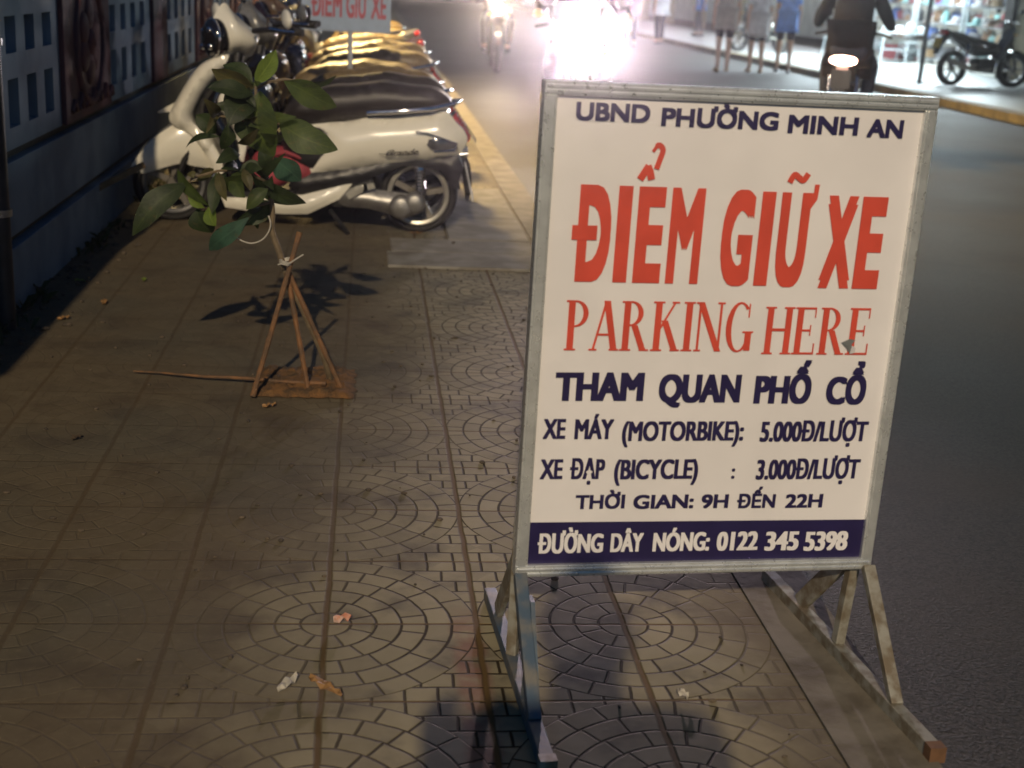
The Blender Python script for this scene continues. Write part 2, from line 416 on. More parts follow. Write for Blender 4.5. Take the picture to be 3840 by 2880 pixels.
# ------------------------------------------------------------------ setting: ground, pavement, kerbs, road
TX, TY, X0, Y0 = .3115, .305, -.065, 2.449
def paving_mat():
    m, nt, p = new_mat('patterned_paving')
    tc = nt.nodes.new('ShaderNodeTexCoord'); tc.name = 'TC'
    sx = nt.nodes.new('ShaderNodeSeparateXYZ'); nt.links.new(tc.outputs['Object'], sx.inputs[0])
    x, y = Nd(nt, sx.outputs[0]), Nd(nt, sx.outputs[1])
    wob = (noise(nt, 9, 3) - .5) * .009
    u = (x - X0 + wob) / TX; v = (y - Y0 + wob) / TY
    a = u.f('PINGPONG', 1.0); b = v.f('PINGPONG', 1.0)
    r = (a * a + b * b).f('SQRT'); NR = 6.0
    k = (r * NR).f('FLOOR'); fr = (r * NR).f('FRACT')
    dr = fr.f('MINIMUM', fr * -1 + 1)
    th = b.f('ARCTAN2', a) / (PI / 2)
    n = k + 1
    odd = k.f('MODULO', 2.0)
    ft = (th * n + odd * .5).f('FRACT')
    dt = ft.f('MINIMUM', ft * -1 + 1) * (r * NR * (PI / 2)) / n
    dcirc = dr.f('MINIMUM', dt)
    rb = (b * NR).f('FLOOR'); fb = (b * NR).f('FRACT')
    fa = (a * 5.0 + rb.f('MODULO', 2.0) * .5).f('FRACT')
    dsq = fb.f('MINIMUM', fb * -1 + 1).f('MINIMUM', fa.f('MINIMUM', fa * -1 + 1) * 1.2)
    out = r.f('GREATER_THAN', 1.0)
    d = dcirc * (out * -1 + 1) + dsq * out
    stone = d.sstep(.02, .075)                     # 0 in a groove, 1 on a stone
    fu = u.f('FRACT'); fv = v.f('FRACT')
    ju = fu.f('MINIMUM', fu * -1 + 1).sstep(.010, .028)
    jv = fv.f('MINIMUM', fv * -1 + 1).sstep(.006, .016)
    joint = ju.f('MINIMUM', jv)
    # dirt trodden into the pattern: inner (wall) side and the patch round the tree
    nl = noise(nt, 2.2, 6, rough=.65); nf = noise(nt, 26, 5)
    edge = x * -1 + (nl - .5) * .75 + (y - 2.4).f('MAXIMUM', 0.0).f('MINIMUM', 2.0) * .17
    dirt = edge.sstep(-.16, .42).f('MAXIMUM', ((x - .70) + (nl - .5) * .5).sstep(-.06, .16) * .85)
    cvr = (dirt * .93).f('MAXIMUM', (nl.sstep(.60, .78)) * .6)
    id1 = nt.nodes.new('ShaderNodeTexWhiteNoise'); id1.noise_dimensions = '3D'
    cb = nt.nodes.new('ShaderNodeCombineXYZ')
    for i, q in enumerate((u.f('FLOOR') * 7 + k, v.f('FLOOR') * 5, (th * n + odd * .5).f('FLOOR'))): nt.links.new(q.k, cb.inputs[i])
    nt.links.new(cb.outputs[0], id1.inputs[0])
    sv = Nd(nt, id1.outputs[0])
    base = mix(nt, sv * .6 + (nf * .4), (.330, .290, .190), (.215, .188, .122))
    base = mix(nt, noise(nt, 5, 6).sstep(.48, .72), base, (.115, .100, .075))
    redm = (x - .225).f('ABSOLUTE').sstep(.045, .02) * y.sstep(2.55, 2.42) * noise(nt, 14, 3).sstep(.3, .55)
    base = mix(nt, redm * .5, base, (.20, .055, .045))
    base = mix(nt, (stone * -1 + 1) * (cvr * -.9 + 1), base, (.036, .026, .014))
    base = mix(nt, (joint * -1 + 1) * (cvr * -.3 + 1), base, (.115, .072, .028))
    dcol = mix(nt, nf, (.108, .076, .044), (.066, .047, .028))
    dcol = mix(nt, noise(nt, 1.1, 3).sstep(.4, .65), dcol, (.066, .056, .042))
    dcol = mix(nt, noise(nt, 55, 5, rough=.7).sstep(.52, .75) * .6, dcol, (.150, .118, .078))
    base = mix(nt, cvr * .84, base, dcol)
    nt.links.new(base, p.inputs['Base Color'])
    h = (stone.f('MINIMUM', joint) * (cvr * -.80 + 1)) + nf * .22 + noise(nt, 90, 3) * .10
    bp = nt.nodes.new('ShaderNodeBump'); bp.inputs['Strength'].default_value = 1; bp.inputs['Distance'].default_value = .0036
    nt.links.new(h.k, bp.inputs['Height']); nt.links.new(bp.outputs[0], p.inputs['Normal'])
    nt.links.new((nf * .2 + .70).k, p.inputs['Roughness'])
    p.inputs['Specular IOR Level'].default_value = .18
    return m
def road_mat():
    m, nt, p = new_mat('asphalt')
    n1, n2 = noise(nt, 120, 4), noise(nt, .9, 5)
    c = mix(nt, n1.sstep(.3, .7), (.050, .045, .037), (.016, .015, .013))
    c = mix(nt, n2.sstep(.48, .7) * .55, c, (.050, .043, .033))
    c = mix(nt, noise(nt, .35, 6, rough=.7).sstep(.55, .62) * .5, c, (.020, .020, .020))
    sp = noise(nt, 260, 1).sstep(.74, .78)
    c = mix(nt, sp * .6, c, (.22, .20, .17))
    nt.links.new(c, p.inputs['Base Color'])
    nt.links.new((n2 * .2 + .55).k, p.inputs['Roughness'])
    b = nt.nodes.new('ShaderNodeBump'); b.inputs['Distance'].default_value = .004; b.inputs['Strength'].default_value = .7
    nt.links.new(n1.k, b.inputs['Height']); nt.links.new(b.outputs[0], p.inputs['Normal']); return m
def sheet(name, x0, x1, y0, y1, z, m, thick=0):
    mb = MB()
    if thick: mb.box((x0, y0, z - thick), (x1, y1, z))
    else: mb.add([(x0, y0, z), (x1, y0, z), (x1, y1, z), (x0, y1, z)], [(0, 1, 2, 3)])
    return struct(mb.build(name, m, smooth=False))
soil_m = mat('bare_earth', (.09, .07, .05), .9, col2=(.05, .04, .03), scale=3, bump=.01)
sheet('ground', -300, 300, -60, 600, -.16, soil_m)
sheet('road', 1.0, 8.2, -12, 120, -.045, road_mat())
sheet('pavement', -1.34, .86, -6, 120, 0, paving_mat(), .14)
sheet('kerb', .862, 1.03, -6, 120, .004, mat('kerb_concrete', (.185, .165, .13), .85, col2=(.105, .088, .064), scale=7, bump=.004), .14)
sheet('far_kerb', 8.1, 8.32, -6, 120, .07, mat('kerb_yellow', (.24, .185, .095), .7, col2=(.14, .11, .065), scale=4, bump=.003), .2)
far_tile, nt, p = new_mat('far_pavement_tile')
br = nt.nodes.new('ShaderNodeTexBrick'); br.inputs['Scale'].default_value = 2.5; br.offset = 0
br.inputs['Color1'].default_value = (.33, .34, .33, 1); br.inputs['Color2'].default_value = (.27, .28, .28, 1); br.inputs['Mortar'].default_value = (.2, .2, .2, 1)
br.inputs['Mortar Size'].default_value = .01; br.inputs['Brick Width'].default_value = 1; br.inputs['Row Height'].default_value = 1
_t = nt.nodes.new('ShaderNodeTexCoord'); nt.links.new(_t.outputs['Object'], br.inputs['Vector'])
nt.links.new(br.outputs[0], p.inputs['Base Color']); p.inputs['Roughness'].default_value = .45
sheet('far_pavement', 8.322, 12.0, -6, 120, .075, far_tile, .2)
# concrete ramp slabs by the scooter
def slab(x0, x1, y0, y1, z=.005, name='ramp_slab'):
    mb = MB(); mb.box((x0, y0, -.05), (x1, y1, z)); o = mb.build(name, conc, smooth=False, bevel=.006); struct(o); return o
slab(.10, .84, 5.95, 6.28, .012); slab(.12, .84, 6.30, 6.62, .010); slab(.42, .84, 6.64, 7.3, .012); slab(.44, .84, 7.32, 8.4, .010)

# ------------------------------------------------------------------ parking sign
SW, SZ0, SZ1, FW = .718, .210, 1.129, .0235
sg = thing('parking_sign', 'white parking price sign in an aluminium frame standing on steel feet at the kerb', 'sign', (.65, 2.275, 0), R(3.86))
fr = MB(); hw = SW / 2
for (a, b) in (((-hw, SZ0), (hw, SZ0 + FW)), ((-hw, SZ1 - FW), (hw, SZ1))):
    fr.box((a[0], -.016, a[1]), (b[0], .016, b[1]))
    for q in (.0035, .0125): fr.box((a[0] + .004, -.0195, a[1] + q), (b[0] - .004, -.0155, a[1] + q + .006))
for s in (-1, 1):
    x0, x1 = sorted((s * hw, s * (hw - FW)))
    fr.box((x0, -.0155, SZ0 + FW), (x1, .0155, SZ1 - FW))
    fr.box((x0 + .004, -.0185, SZ0 + FW), (x1 - .004, -.015, SZ1 - FW))
fr.build('frame', sign_alu, sg, smooth=False, bevel=.0012)
pn = MB(); pn.box((-hw + FW - .002, -.006, SZ0 + FW - .002), (hw - FW + .002, .006, SZ1 - FW + .002)); pn.build('panel', sign_white, sg, smooth=False)
bn = MB(); bn.add([(-hw + FW, -.0072, SZ0 + FW), (hw - FW, -.0072, SZ0 + FW), (hw - FW, -.0072, .3135), (-hw + FW, -.0072, .3185)], [(0, 1, 2, 3)]); bn.build('blue_band', sign_navy, sg, smooth=False)
def line(words, m, y=-.0085):
    for w in words: fill(word_loops(*w), 'lettering', m, sg, y)
B1 = .038
line([('UBND', -.3005, -.1692, 1.0635, .0315, B1, B1), ('PHƯỜNG', -.1487, .0650, 1.0595, .0315, B1, B1), ('MINH', .0832, .2148, 1.0560, .0320, B1, B1), ('AN', .2323, .3010, 1.0540, .0325, B1, B1)], sign_navy)
BB = (.062, .034)
line([('D', -.2830, -.2230, .7815, .173, *BB), ('I', -.2135, -.1880, .7813, .173, *BB), ('E', -.1770, -.1265, .7811, .173, *BB), ('M', -.1160, -.0550, .7809, .173, .044, .030),
      ('G', -.0180, .0405, .7800, .172, *BB), ('I', .0510, .0765, .7797, .172, *BB), ('U', .0880, .1440, .7795, .172, *BB), ('X', .1760, .2360, .7772, .171, *BB), ('E', .2430, .2925, .7770, .171, *BB)], sign_red)
# strokes and accents the big word carries
mb = MB()
mb.add([(-.2935, -.0096, .857), (-.2480, -.0096, .857), (-.2480, -.0096, .883), (-.2935, -.0096, .883)], [(0, 1, 2, 3)])
mb.build('lettering', sign_red, sg, smooth=False)
def accents(polys, m, y=-.0091): return union_mesh(polys, 'lettering', m, sg, y)
def ribbon(pts, ws):
    L, Rr = [], []; pts = [Vector(p) for p in pts]
    for i, p in enumerate(pts):
        d = (pts[min(i + 1, len(pts) - 1)] - pts[max(i - 1, 0)]).normalized(); n = Vector((-d.y, d.x)) * ws[i] / 2
        L.append(tuple(p + n)); Rr.append(tuple(p - n))
    return L + Rr[::-1]
accents([ribbon([(-.1780, .9660), (-.1705, .9790), (-.1640, .9905)], [.013, .013, .013]), ribbon([(-.1660, .9905), (-.1605, .9790), (-.1570, .9660)], [.013, .013, .013])], sign_red)
accents([ribbon(catmull([(-.1585, 1.0150), (-.1500, 1.0265), (-.1410, 1.0190), (-.1450, 1.0020), (-.1500, .9850)], 5, False), [.006] * 4 + [.010] * 17)], sign_red)
accents([ribbon(catmull([(.0985, .9690), (.1060, .9830), (.1160, .9775), (.1240, .9740), (.1320, .9860)], 5, False), [.011] * 21)], sign_red)
accents([[(.1300, .9515), (.1465, .9515), (.1470, .9670), (.1560, .9670), (.1545, .9400), (.1420, .9200), (.1300, .9150)]], sign_red)
union_mesh(serif_word('PARKING', -.2935, .0615, .6545, .0930), 'lettering', sign_red, sg, -.0085)
union_mesh(serif_word('HERE', .0820, .2905, .6500, .0905), 'lettering', sign_red, sg, -.0085)
B4 = (.062, .026)
line([('THAM', -.3045, -.1371, .5585, .0545, *B4), ('QUAN', -.1085, .0500, .5555, .0545, *B4), ('PHỐ', .0774, .1895, .5535, .0545, *B4), ('CỔ', .2200, .3000, .5520, .0545, *B4)], sign_navy)
B5 = (.050, .016)
line([('XE', -.3215, -.2790, .4848, .0390, *B5), ('MÁY', -.2620, -.1880, .4840, .0390, *B5), ('(MOTORBIKE):', -.1715, .0655, .4800, .0385, *B5), ('5.000Đ/LƯỢT', .0985, .3155, .4775, .0400, *B5)], sign_navy)
line([('XE', -.3220, -.2790, .4055, .0395, *B5), ('ĐẠP', -.2655, -.1985, .4050, .0395, *B5), ('(BICYCLE)', -.1805, -.0165, .4035, .0395, *B5), (':', .0505, .0570, .4030, .0300, *B5), ('3.000Đ/LƯỢT', .0995, .3100, .4005, .0400, *B5)], sign_navy)
B7 = (.038, .030)
line([('THỜI', -.2505, -.1545, .3445, .0285, *B7), ('GIAN:', -.1380, -.0190, .3432, .0285, *B7), ('9H', -.0035, .0505, .3425, .0285, *B7), ('ĐẾN', .0680, .1455, .3415, .0285, *B7), ('22H', .1660, .2425, .3408, .0285, *B7)], sign_navy)
B8 = (.055, .016)
line([('ĐƯỜNG', -.3175, -.1900, .2550, .0385, *B8), ('DÂY', -.1755, -.1115, .2550, .0385, *B8), ('NÓNG:', -.0920, .0215, .2545, .0385, *B8), ('0122', .0360, .1200, .2535, .0390, *B8), ('345', .1345, .2040, .2515, .0395, *B8), ('5398', .2155, .3060, .2495, .0400, *B8)], sign_white)
tr = MB()                                          # torn vinyl with the bare sheet showing
tr.add([(.2370, -.0098, .6740), (.2480, -.0098, .6640), (.2560, -.0098, .6520), (.2610, -.0098, .6600), (.2575, -.0098, .6700), (.2640, -.0098, .6790), (.2520, -.0098, .6810)], [(0, 1, 2, 3, 4, 5, 6)])
tr.build('torn_patch', mat('bare_tin', (.30, .32, .31), .45, .6), sg, smooth=False)
tr = MB(); tr.add([(.2560, -.0100, .6520), (.2635, -.016, .6560), (.2620, -.020, .6670), (.2585, -.0100, .6680)], [(0, 1, 2, 3)]); tr.build('peeling_flap', sign_white, sg, smooth=False)
# feet: posts, ground rails and struts (sign-local coordinates)
inv = (Matrix.Translation((.65, 2.275, 0)) @ Matrix.Rotation(R(3.86), 4, 'Z')).inverted()
def sl(p): return inv @ Vector(p)
rail_r0, rail_r1 = sl(G(2872, 2176)), sl(G(3500, 2850)); rail_r0.z = rail_r1.z = .016
rail_l0, rail_l1 = sl(G(1835, 2250)), sl(G(2050, 2900)); rail_l0.z = rail_l1.z = .016
def on(a, b, y): return a.lerp(b, (y - a.y) / (b.y - a.y))
for a, b, m, s in ((rail_r0, rail_r1, old_steel, 1), (rail_l0, rail_l1, blue_steel, -1)):
    rl = MB(); rl.bar(a, b, .026, .028); rl.build('ground_rail', m, sg, smooth=False, bevel=.002)
    foot = on(a, b, .02); top = Vector((s * (hw - .013), .0, SZ0 + .03))
    po = MB(); po.bar((s * (hw - .013), .022, SZ0 + .10), (foot.x, foot.y, .03), .021, .021); po.build('post', old_steel, sg, smooth=False, bevel=.002)
    near = on(a, b, -.22); far = on(a, b, .20)
    st = MB(); st.bar(top + Vector((s * .004, -.022, -.02)), near + Vector((0, 0, .012)), .024, .018); st.build('strut', old_steel if s > 0 else blue_steel, sg, smooth=False, bevel=.002)
    st = MB(); st.bar(top + Vector((0, .030, -.005)), far + Vector((0, 0, .012)), .012, .040); st.build('strut', old_steel, sg, smooth=False, bevel=.002)
    cp = MB(); cp.bar(b + Vector((0, .012, 0)), b + Vector((0, -.012, 0)), .0305, .0305); cp.build('end_cap', rust if s > 0 else old_steel, sg, smooth=False)
gp = MB(); gp.prism([(0, 0), (.14, 0), (.03, .17), (0, .17)], -.004, .004, Matrix.Translation((rail_l0.x + .012, -.05, .02)) @ Matrix.Rotation(R(-90), 4, 'Z'))
gp.build('gusset_plate', blue_steel, sg, smooth=False)

# ------------------------------------------------------------------ boundary wall with slots
WX = -1.315
wall_w = mat('wall_paint', (.19, .26, .32), .8, col2=(.13, .18, .23), scale=3, bump=.003)
wall_red = mat('pillar_red', (.12, .040, .045), .8, col2=(.07, .030, .038), scale=5, bump=.004)
dark_in = mat('unlit_gap', (.02, .022, .02), .9)  # near-black colour for the unlit space behind the slots
wl = thing('boundary_wall', 'pale blue grey garden wall with rows of upright slots and red pillars beside the pavement', 'wall', (WX, 8, 0))
def wbox(mb, y0, y1, z0, z1, x0=-.12, x1=0.0): mb.box((x0, y0 - 8, z0), (x1, y1 - 8, z1))
WTOP = 1.20
base = MB(); wbox(base, 2, 60, -.05, .235, -.12, .012); base.build('plinth', wall_w, wl, smooth=False, bevel=.004)
gro = MB(); wbox(gro, 2, 60, .2352, .275, -.12, -.035); wbox(gro, 2, 60, .548, .590, -.12, -.035); gro.build('groove', mat('shadow_line_dark', (.07, .065, .05), .9), wl, smooth=False)  # recess coloured dark to stand for the shadow lines between the courses
mid = MB(); wbox(mid, 2, 60, .2752, .5478, -.12, .004); mid.build('dado', wall_w, wl, smooth=False, bevel=.004)
def slot_panel(y0, y1, ys, w):
    cuts = [y0]
    for q in ys: cuts += [q, q + w]
    cuts.append(y1); mb = MB()
    for z0, z1 in ((.5902, .667), (.843, .935), (1.067, WTOP)): wbox(mb, y0, y1, z0, z1, -.09, 0)
    for i in range(0, len(cuts), 2):
        for z0, z1 in ((.6671, .8429), (.9351, 1.0669)): wbox(mb, cuts[i], cuts[i + 1], z0, z1, -.0898, -.0002)
    return mb.build('slot_panel', wall_w, wl, smooth=False)
def pillar(y0, y1, relief=True):
    mb = MB(); wbox(mb, y0 + .001, y1 - .001, .5903, WTOP, -.12, .022)
    o = mb.build('pillar', wall_red, wl, smooth=False, bevel=.006)
    if relief:
        r = MB(); yc = (y0 + y1) / 2 - 8; zc = .92
        ring = [Vector((.022, yc + .30 * math.cos(a), zc + .27 * math.sin(a))) for a in [2 * PI * i / 36 for i in range(37)]]
        r.tube(ring, .020, 8, False)
        for k in range(6):
            a = PI * k / 3 + .5; r.ell((.022, yc + .13 * math.cos(a), zc + .12 * math.sin(a)), (.022, .075, .075))
        r.ell((.026, yc, zc), (.03, .055, .06))
        for k in range(7): r.tube([(.022, yc - .42 + .14 * k, .64), (.030, yc - .38 + .14 * k, .68 + .02 * (k % 2)), (.022, yc - .32 + .14 * k, .64)], .014, 6)
        r.build('relief_medallion', wall_red, o)
slot_panel(2.0, 5.88, [2.245 + .28 * k for k in range(13)], .150)
pillar(5.88, 6.90)
slot_panel(6.90, 8.28, [7.02, 7.32, 7.62, 7.93], .150)
pillar(8.28, 8.83, False)
yy = 8.83
while yy < 40:
    slot_panel(yy, yy + 1.5, [yy + .12 + .34 * k for k in range(4)], .16); pillar(yy + 1.5, yy + 2.5, yy < 14); yy += 2.5
bk = MB(); wbox(bk, 2, 60, .0, WTOP, -.40, -.36); bk.build('back_panel', dark_in, wl, smooth=False)  # added dark sheet standing for the shade seen through the slots
cpb = MB(); wbox(cpb, 2, 60, WTOP + .001, WTOP + .04, -.13, .015); cpb.build('coping', wall_w, wl, smooth=False, bevel=.01)
# pipe at the left edge
pp = thing('drain_pipe', 'dark grey drain pipe with a pale clip standing against the wall at the left edge', 'pipe', (-1.275, 4.69, 0))
mb = MB(); mb.tube([(0, 0, 0), (0, 0, 2.2)], .036, 16); mb.build('pipe', mat('pipe_grey', (.03, .034, .042), .4, var=.3), pp)
for z in (.42, 1.0):
    mb = MB(); mb.lathe([(.0362, z - .012), (.043, z - .012), (.043, z + .012), (.0362, z + .012)], 20, axis='z')
    mb.build('clip', mat('clip_metal', (.5, .5, .5), .3, .8), pp)

# ------------------------------------------------------------------ white scooter (front towards -X, its left side to the camera)
def pts(*a): return [(x + .38, z) for x, z in a]   # photo-plane points into scooter coordinates
def wheel(parent, c, R0=.205, r=.046, rimr=.158, nsp=5, steer=0, m_rim=None):
    M = Matrix.Translation(c) @ Matrix.Rotation(steer, 4, 'Z')
    t = MB(); prof = [(R0 - r * .9 + r * .9 * math.cos(a), r * 1.08 * math.sin(a)) for a in [2 * PI * i / 14 for i in range(15)]]
    hr = (R0 - rimr) / 2
    prof = [(R0 - hr + hr * math.cos(a), .054 * math.sin(a)) for a in [2 * PI * i / 14 for i in range(15)]]
    t.lathe(prof, 40, M); ty = t.build('tyre', rubber, parent)
    w = MB(); w.lathe([(rimr + .004, -.046), (rimr - .004, -.050), (rimr - .018, -.046), (rimr - .022, -.03), (rimr - .026, 0), (rimr - .022, .03), (rimr - .018, .046), (rimr - .004, .05), (rimr + .004, .046), (rimr + .004, -.046)], 40, M)
    sk = MB()
    for k in range(nsp):
        a = 2 * PI * k / nsp + .2
        sk.add(*bar_geo(Vector((.03 * math.cos(a), 0, .03 * math.sin(a))), Vector(((rimr - .016) * math.cos(a), 0, (rimr - .016) * math.sin(a))), .030, .034), M)
    sk.lathe([(.001, -.045), (.034, -.045), (.036, -.03), (.036, .03), (.034, .045), (.001, .045)], 20, M)
    w.build('rim', m_rim or alloy, ty); sk.build('spokes', mat('spoke_alloy', (.22, .20, .17), .5, .5), ty); return ty
def bar_geo(p, q, w, h):
    b = MB(); b.bar(p, q, w, h, (0, 1, 0)); return b.v, b.f
def make_scooter(name, label, paint, seat_m, steer=R(38), detail=True):
    t = thing(name, label, 'scooter', (-.38, 6.93, 0), R(-4))
    wheel(t, (.648, 0, .2)); wheel(t, (-.63, 0, .2), steer=steer * .5, m_rim=mat('rim_shaded', (.12, .12, .12), .45, .5))  # front rim colour darkened for the shade it sits in
    # front fender, steered a little
    Mf = rotz(steer * .30, -.63, 0)
    mb = MB(); mb.pillow(pts((-1.215, .285), (-1.19, .325), (-1.136, .395), (-1.048, .470), (-.96, .515), (-.86, .50), (-.80, .42), (-.77, .33), (-.80, .285), (-.90, .290), (-.965, .303), (-1.06, .278), (-1.154, .248), (-1.20, .258)), 0, .105, .13, Mf, flat=.072)
    mb.build('front_fender', paint, t)
    fk = MB()
    for s in (-1, 1): fk.tube([(-.47, s * .06, .52), (-.60, s * .075, .22)], .016, 10)
    fk.build('fork', black_plastic, t)
    # leg shield and its inner lining
    mb = MB(); mb.pillow(pts((-.70, .862), (-.755, .850), (-.835, .812), (-.899, .737), (-.959, .637), (-1.000, .560), (-.990, .505), (-.90, .46), (-.82, .36), (-.78, .275), (-.735, .265), (-.75, .36), (-.83, .47), (-.895, .535), (-.87, .61), (-.815, .70), (-.73, .80)), 0, .20, .16, flat=.10)
    mb.build('leg_shield', paint, t)
    mb = MB(); mb.pillow(pts((-.69, .83), (-.77, .75), (-.85, .64), (-.875, .555), (-.80, .46), (-.74, .36), (-.70, .20), (-.62, .17), (-.60, .30), (-.64, .48), (-.70, .58), (-.68, .70), (-.64, .80)), 0, .17, .07, flat=.08)
    mb.build('inner_shield', black_gloss, t)
    mb = MB(); mb.pillow(pts((-.78, .675), (-.735, .70), (-.65, .68), (-.60, .60), (-.60, .50), (-.625, .34), (-.655, .27), (-.68, .30), (-.665, .44), (-.70, .535), (-.765, .60)), -.02, .165, .05, flat=.10)
    mb.build('inner_cover', paint, t)
    mb = MB(); mb.pillow(pts((-1.115, .535), (-1.05, .575), (-.97, .615), (-.97, .575), (-1.04, .545)), .13, .030, .03); mb.build('indicator_wing', paint, t)
    # headlight cowl turned towards the camera
    px = -.30; Ms = rotz(steer, px, 0)
    k = 1.22
    def cp(*a): return [(px + (x + .38 - px) * k, z) for x, z in a]
    mb = MB(); mb.pillow(cp((-.735, 1.112), (-.778, 1.05), (-.790, 1.00), (-.780, .93), (-.755, .865), (-.68, .862), (-.625, .850), (-.598, .87), (-.574, .955), (-.63, 1.01), (-.69, 1.065)), 0, .115, .10, Ms)
    cw = mb.build('headlight_cowl', paint, t)
    c = (cp((-.745, .935))[0][0] - .035, 0, .940)
    mb = MB(); mb.ell(c, (.07, .088, .098), Ms); mb.build('headlight', black_gloss, cw)
    mb = MB(); ring = [Ms @ Vector((c[0] - .022, .084 * math.cos(a), .94 + .094 * math.sin(a))) for a in [2 * PI * i / 32 for i in range(33)]]; mb.tube(ring, .006, 8, False); mb.build('headlight_ring', chrome, cw)
    mb = MB()
    for a, b in ((.03, .03), (-.035, .04), (.0, -.03), (.04, -.045), (-.04, -.04)): mb.ell((c[0] - .052, a, .94 + b), (.016, .020, .016), Ms, 10, 8)
    mb.build('headlight_reflector', chrome, cw)
    # handlebar, grips, levers, mirrors
    def hb(*a): return [Ms @ Vector(p) for p in a]
    mb = MB(); mb.tube(hb((px + .02, -.14, .985), (px + .05, -.25, 1.0), (px + .09, -.30, 1.0)), .014, 10); mb.tube(hb((px + .02, .14, .985), (px + .05, .25, 1.0), (px + .09, .30, 1.0)), .014, 10)
    mb.tube(hb((px, 0, .80), (px + .03, 0, .98)), .03, 12); bar = mb.build('handlebar', black_plastic, t)
    for s in (-1, 1):
        mb = MB(); mb.tube(hb((px + .08, s * .29, 1.0), (px + .15, s * .40, .995)), [.019, .018], 12); mb.build('grip', rubber, bar)
        mb = MB(); mb.tube(hb((px + .03, s * .28, 1.005), (px + .05, s * .37, 1.0), (px + .09, s * .42, .998)), .006, 8); mb.build('brake_lever', chrome, bar)
        mb = MB(); mb.tube(hb((px + .05, s * .22, 1.0), (px + .04, s * .25, 1.06), (px + .07, s * .31, 1.065)), .007, 8)
        mi = mb.build('mirror', chrome, t)
        mb = MB(); mb.ell((0, 0, 0), (.022, .078, .046), Matrix.Translation(hb((px + .08, s * .36, 1.055))[0]) @ Matrix.Rotation(steer * .55, 4, 'Z') @ Matrix.Rotation(R(12), 4, 'X')); mb.build('mirror_shell', paint, mi)
    # floor, skirt, body, seat
    mb = MB(); mb.pillow(pts((-.74, .155), (-.511, .168), (-.324, .182), (-.10, .248), (-.069, .252), (-.135, .169), (-.295, .084), (-.42, .078), (-.60, .085), (-.72, .10)), 0, .165, .05, smooth=0, flat=.13); mb.build('floor_skirt', paint, t)
    mb = MB(); mb.pillow(pts((-.72, .185), (-.50, .192), (-.36, .205), (-.36, .188), (-.50, .172), (-.72, .165)), 0, .172, .02, smooth=0, flat=.16); mb.build('floor_mat', black_plastic, t)
    mb = MB(); mb.pillow(pts((-.345, .275), (-.26, .385), (-.215, .475), (-.30, .530), (-.215, .552), (-.098, .566), (.007, .592), (.13, .602), (.27, .622), (.395, .640), (.455, .585), (.492, .551), (.512, .505), (.490, .45), (.455, .422), (.282, .387), (.073, .353), (-.105, .316), (-.30, .280)), 0, .185, .17, flat=.11)
    body = mb.build('body_panel', paint, t)
    mb = MB(); mb.pillow(pts((-.36, .285), (-.10, .325), (.10, .365), (.30, .395), (.47, .43), (.50, .36), (.46, .24), (.40, .34), (.20, .36), (.06, .30), (-.06, .255), (-.34, .185), (-.40, .22)), 0, .150, .04, smooth=0, flat=.12); mb.build('lower_cover', black_plastic, t)
    mb = MB(); mb.pillow(pts((-.45, .50), (-.36, .30), (-.20, .30), (.0, .35), (.10, .50), (-.10, .56), (-.30, .55)), 0, .14, .06, flat=.08); mb.build('seat_base', black_plastic, t)
    mb = MB(); mb.pillow(pts((-.42, .60), (-.36, .675), (-.20, .730), (-.09, .742), (.03, .762), (.09, .768), (.20, .755), (.33, .748), (.40, .715), (.420, .670), (.33, .632), (.157, .610), (.03, .590), (-.098, .570), (-.20, .556), (-.32, .540), (-.40, .55)), 0, .155, .085, e=.42, flat=.10)
    st = mb.build('seat', seat_m, t)
    # tail: grab rail, signals, lamps
    rl = MB(); rl.tube([(.38, -.155, .618), (.52, -.17, .632), (.70, -.165, .655), (.815, -.11, .680), (.845, 0, .690), (.815, .11, .680), (.70, .165, .655), (.52, .17, .632), (.38, .155, .618)], .0125, 10); rl.build('grab_rail', chrome, t)
    for s in (-1, 1):
        Y = s * .172
        mb = MB(); mb.pillow(pts((.247, .540), (.307, .534), (.40, .508), (.458, .491), (.446, .462), (.346, .449), (.302, .480)), Y, .030, .02, smooth=3); ls = mb.build('turn_signal', grey_lens, t)
        mb = MB(); mb.tube([(x, Y - s * -.026, z) for x, z in pts((.25, .541), (.31, .537), (.40, .511), (.462, .493), (.448, .458), (.345, .445))], .004, 6); mb.build('chrome_trim', chrome, ls)
    mb = MB(); mb.pillow(pts((.43, .64), (.475, .60), (.520, .535), (.525, .490), (.49, .485), (.45, .56), (.41, .62)), 0, .115, .04); mb.build('tail_light', red_lens, t)
    mb = MB()
    for k_ in range(9): mb.box((.835 + .012 * k_, -.12, .617 - .016 * k_), (.842 + .012 * k_, .12, .624 - .016 * k_))
    mb.build('tail_trim', chrome, t)
    mb = MB(); mb.pillow(pts((.40, .42), (.47, .44), (.53, .37), (.545, .24), (.525, .17), (.505, .24), (.48, .34)), 0, .085, .03); mb.build('mudguard', black_plastic, t)
    mb = MB(); mb.bar((.885, -.0, .385), (.935, -.0, .185), .175, .006, (1, 0, 0)); pl = mb.build('number_plate', mat('plate_white', (.62, .62, .60), .4), t)
    mb = MB(); mb.tube([(.86, -.10, .425), (.90, -.10, .432)], .017, 10); mb.tube([(.86, .10, .425), (.90, .10, .432)], .017, 10); mb.build('reflector_pod', chrome, t)
    # engine side: transmission case, shock, peg, stand, exhaust
    mb = MB(); mb.pillow(pts((-.14, .20), (-.05, .235), (.08, .225), (.20, .215), (.285, .20), (.30, .15), (.25, .10), (.16, .095), (.02, .125), (-.12, .135)), -.115, .040, .035)
    en = mb.build('transmission_case', castal, t)
